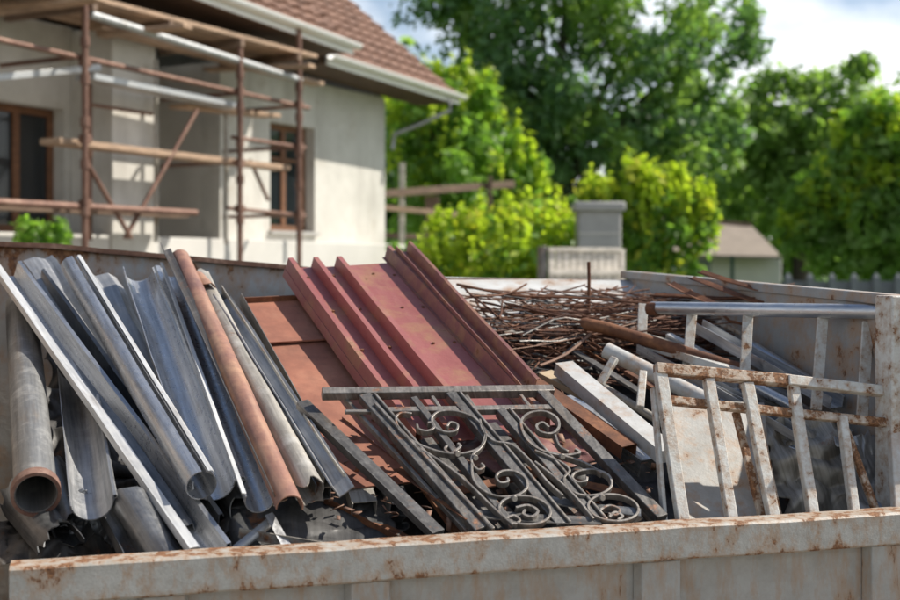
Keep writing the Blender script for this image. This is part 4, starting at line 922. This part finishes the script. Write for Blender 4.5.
# bush by the house
cl = [clump(430, 130, 27, 38), clump(465, 120, 27, 36), clump(420, 180, 27, 40), clump(500, 170, 27, 38), clump(460, 180, 26.5, 45), clump(520, 195, 27, 28), clump(475, 95, 27, 20, None, 26), clump(405, 130, 27.5, 30), clump(455, 225, 27, 60), clump(500, 235, 27, 50), clump(445, 90, 27, 14, None, 22)]
yt = [clump(478, 88, 26.8, 14, None, 18), clump(445, 95, 26.8, 12), clump(493, 112, 26.8, 12), clump(515, 150, 26.8, 13), clump(527, 160, 26.8, 12), clump(540, 178, 26.8, 12), clump(425, 120, 26.6, 15), clump(402, 115, 27, 14)]
tree('tall yellow-green shrub growing beside the house corner', 'shrub', 27, 460, cl, [(3800, .12, 'leaf_fresh', 'crown', None, .4), (3800, .12, 'leaf_fresh', 'outer_foliage', sats(cl, 6), .2), (2200, .11, 'leaf_yellow', 'yellow_shoots', yt+spikes(cl, 13, .09, .46), .1)], .12, 'tall_shrub')
cl = [clump(450, 245, 19.5, 28, None, 24), clump(490, 235, 19.5, 34, None, 28), clump(535, 235, 19.5, 36, None, 30), clump(570, 245, 19.5, 28, None, 24), clump(440, 265, 19.2, 24, None, 18), clump(515, 260, 19, 50, None, 26), clump(590, 262, 19.5, 22), clump(500, 285, 19.3, 60, None, 25), clump(560, 290, 19.3, 45, None, 25)]
yt = [clump(470, 222, 19.3, 14), clump(500, 212, 19.4, 12), clump(535, 210, 19.4, 16), clump(558, 218, 19.4, 12), clump(440, 235, 19.3, 12), clump(585, 235, 19.4, 10), clump(515, 225, 19.2, 14), clump(425, 262, 19, 14)]
tree('low spreading yellow bush in front of the timber frame', 'bush', 19.5, 510, cl, [(1700, .08, 'leaf_yellow', 'crown', None, .4), (2400, .08, 'leaf_fresh', 'inner_leaves', None, .3), (3600, .08, 'leaf_yellow', 'outer_foliage', sats(cl, 5, .2, .4)+spikes(cl, 16, .05, .34), .2), (1000, .075, 'leaf_gold', 'yellow_shoots', yt+cl, .3)], .06, 'low_bush')
cl = [clump(640, 212, 23, 26, None, 20), clump(680, 210, 23, 24, None, 18), clump(606, 202, 23, 22, None, 14), clump(655, 192, 23, 20, None, 14), clump(694, 236, 23, 22), clump(650, 242, 23, 34), clump(635, 182, 23, 12, None, 16), clump(592, 200, 23.3, 18, None, 12), clump(655, 275, 23, 40), clump(620, 235, 23, 22), clump(676, 188, 23.2, 13, None, 12), clump(704, 214, 23, 14)]
yt = [clump(634, 172, 22.8, 12, None, 14), clump(580, 188, 22.8, 10), clump(605, 185, 22.8, 14), clump(662, 175, 22.8, 11), clump(690, 192, 22.8, 12), clump(706, 205, 22.8, 11), clump(650, 185, 22.7, 16), clump(615, 195, 22.7, 14)]
tree('yellow-green bush right of the grey pillar', 'bush', 23, 655, cl, [(2300, .10, 'leaf_fresh', 'crown', None, .4), (2200, .09, 'leaf_fresh', 'outer_foliage', sats(cl, 6, .2, .4), .2), (2600, .09, 'leaf_yellow', 'outer_leaves', spikes(cl[:5]+cl[6:8]+cl[9:], 13, .06, .42), .1), (900, .09, 'leaf_gold', 'yellow_shoots', yt+cl, .3)], .08, 'garden_bush')
cl = [clump(800, 120, 40, 46), clump(845, 100, 40, 40), clump(765, 140, 40, 38), clump(830, 150, 40, 55), clump(780, 180, 40, 55), clump(860, 75, 40, 18), clump(730, 160, 40, 36), clump(880, 130, 40, 38), clump(800, 90, 40, 16), clump(750, 215, 40, 55), clump(830, 210, 40, 60)]
tree('hazy mid-green tree behind the shed', 'tree', 40, 800, cl, [(4500, .16, 'leaf_mid', 'crown', None, .4), (8500, .16, 'leaf_mid', 'outer_foliage', sats(cl, 9, .2, .42), .2)], .3, 'broadleaf_tree')
cl = [clump(875, 150, 24, 38), clump(905, 140, 24, 40), clump(840, 185, 24, 34), clump(880, 200, 24, 46), clump(815, 225, 24, 32), clump(850, 245, 24, 44), clump(905, 240, 24, 55), clump(930, 180, 24, 50), clump(795, 238, 24, 18), clump(945, 250, 24, 50)]
yt = [clump(845, 165, 23.8, 12), clump(868, 135, 23.8, 12), clump(820, 210, 23.8, 11), clump(792, 225, 23.8, 10), clump(880, 175, 23.5, 14)]
tree('bright green leafy tree at the right edge behind the picket fence', 'tree', 24, 890, cl, [(6000, .125, 'leaf_fresh', 'crown', None, .45), (4500, .12, 'leaf_fresh', 'outer_foliage', sats(cl, 7), .2), (2000, .11, 'leaf_yellow', 'yellow_shoots', yt+spikes(cl, 12, .09, .40), .2), (1800, .125, 'leaf_mid', 'inner_leaves', None, .2)], .16, 'leafy_tree')  # yellow spikes: sunlit crown edge put into the leaf colour
for k, (px, py, Y, rr, lab) in enumerate(((700, 175, 46, 80, 'dark tree filling the gap between the great tree and the shed'), (420, 150, 48, 80, 'dark tree behind the shrub beside the house'), (930, 150, 50, 80, 'dark tree beyond the right edge'))):
    cl = [clump(px, py, Y, rr), clump(px-50, py+50, Y, rr*.8), clump(px+50, py+55, Y, rr*.8), clump(px, py+80, Y, rr)]
    tree(lab, 'tree', Y, px, cl, [(5500, .24, 'leaf_mid' if k != 1 else 'leaf_dark', 'crown', None, .4), (3000, .24, 'leaf_mid', 'outer_foliage', sats(cl, 9), .3)], .3, 'broadleaf_tree')
hd = root('hedge', 'dark hedge running along the far side of the gardens', 'hedge', V((8, 44, 0)))
leaves([((x, 44+.4*math.sin(x*2), 1.6), (1.3, 1.0, 1.9)) for x in np.arange(-6, 24, 1.5)], 9000, .2, 'leaf_dark', 'foliage', hd, .4)
m = MB()
for x in np.arange(-6, 24, 1.5): m.tube([V((x, 44, 0)), V((x+.1, 44, 1.8))], .05, 6)
m.build('stems', M['bark'], hd)
# plants near the house
for px, py, Y, s_, lab in ((42, 232, 12.2, 1, 'small green plant growing up behind the back rim at the far left'), (402, 250, 17, .55, 'little green weed at the foot of the house corner')):
    base = P(px, py, Y); base.z = 0
    t = root('leafy_plant', lab, 'plant', base)
    cl = [clump(px-14*s_, py, Y, 15*s_), clump(px+16*s_, py-2, Y, 14*s_), clump(px, py+14*s_, Y, 24*s_), clump(px-16*s_, py-10*s_, Y, 7*s_)]
    m = MB()
    for c, r_ in cl: m.tube([base, base.lerp(V(c), .6), V(c)], [.02, .015, .006], 6)
    m.build('stem', M['bark'], t); leaves(cl, 300, .06 if s_ == 1 else .05, 'leaf_fresh', 'foliage', t, .1)
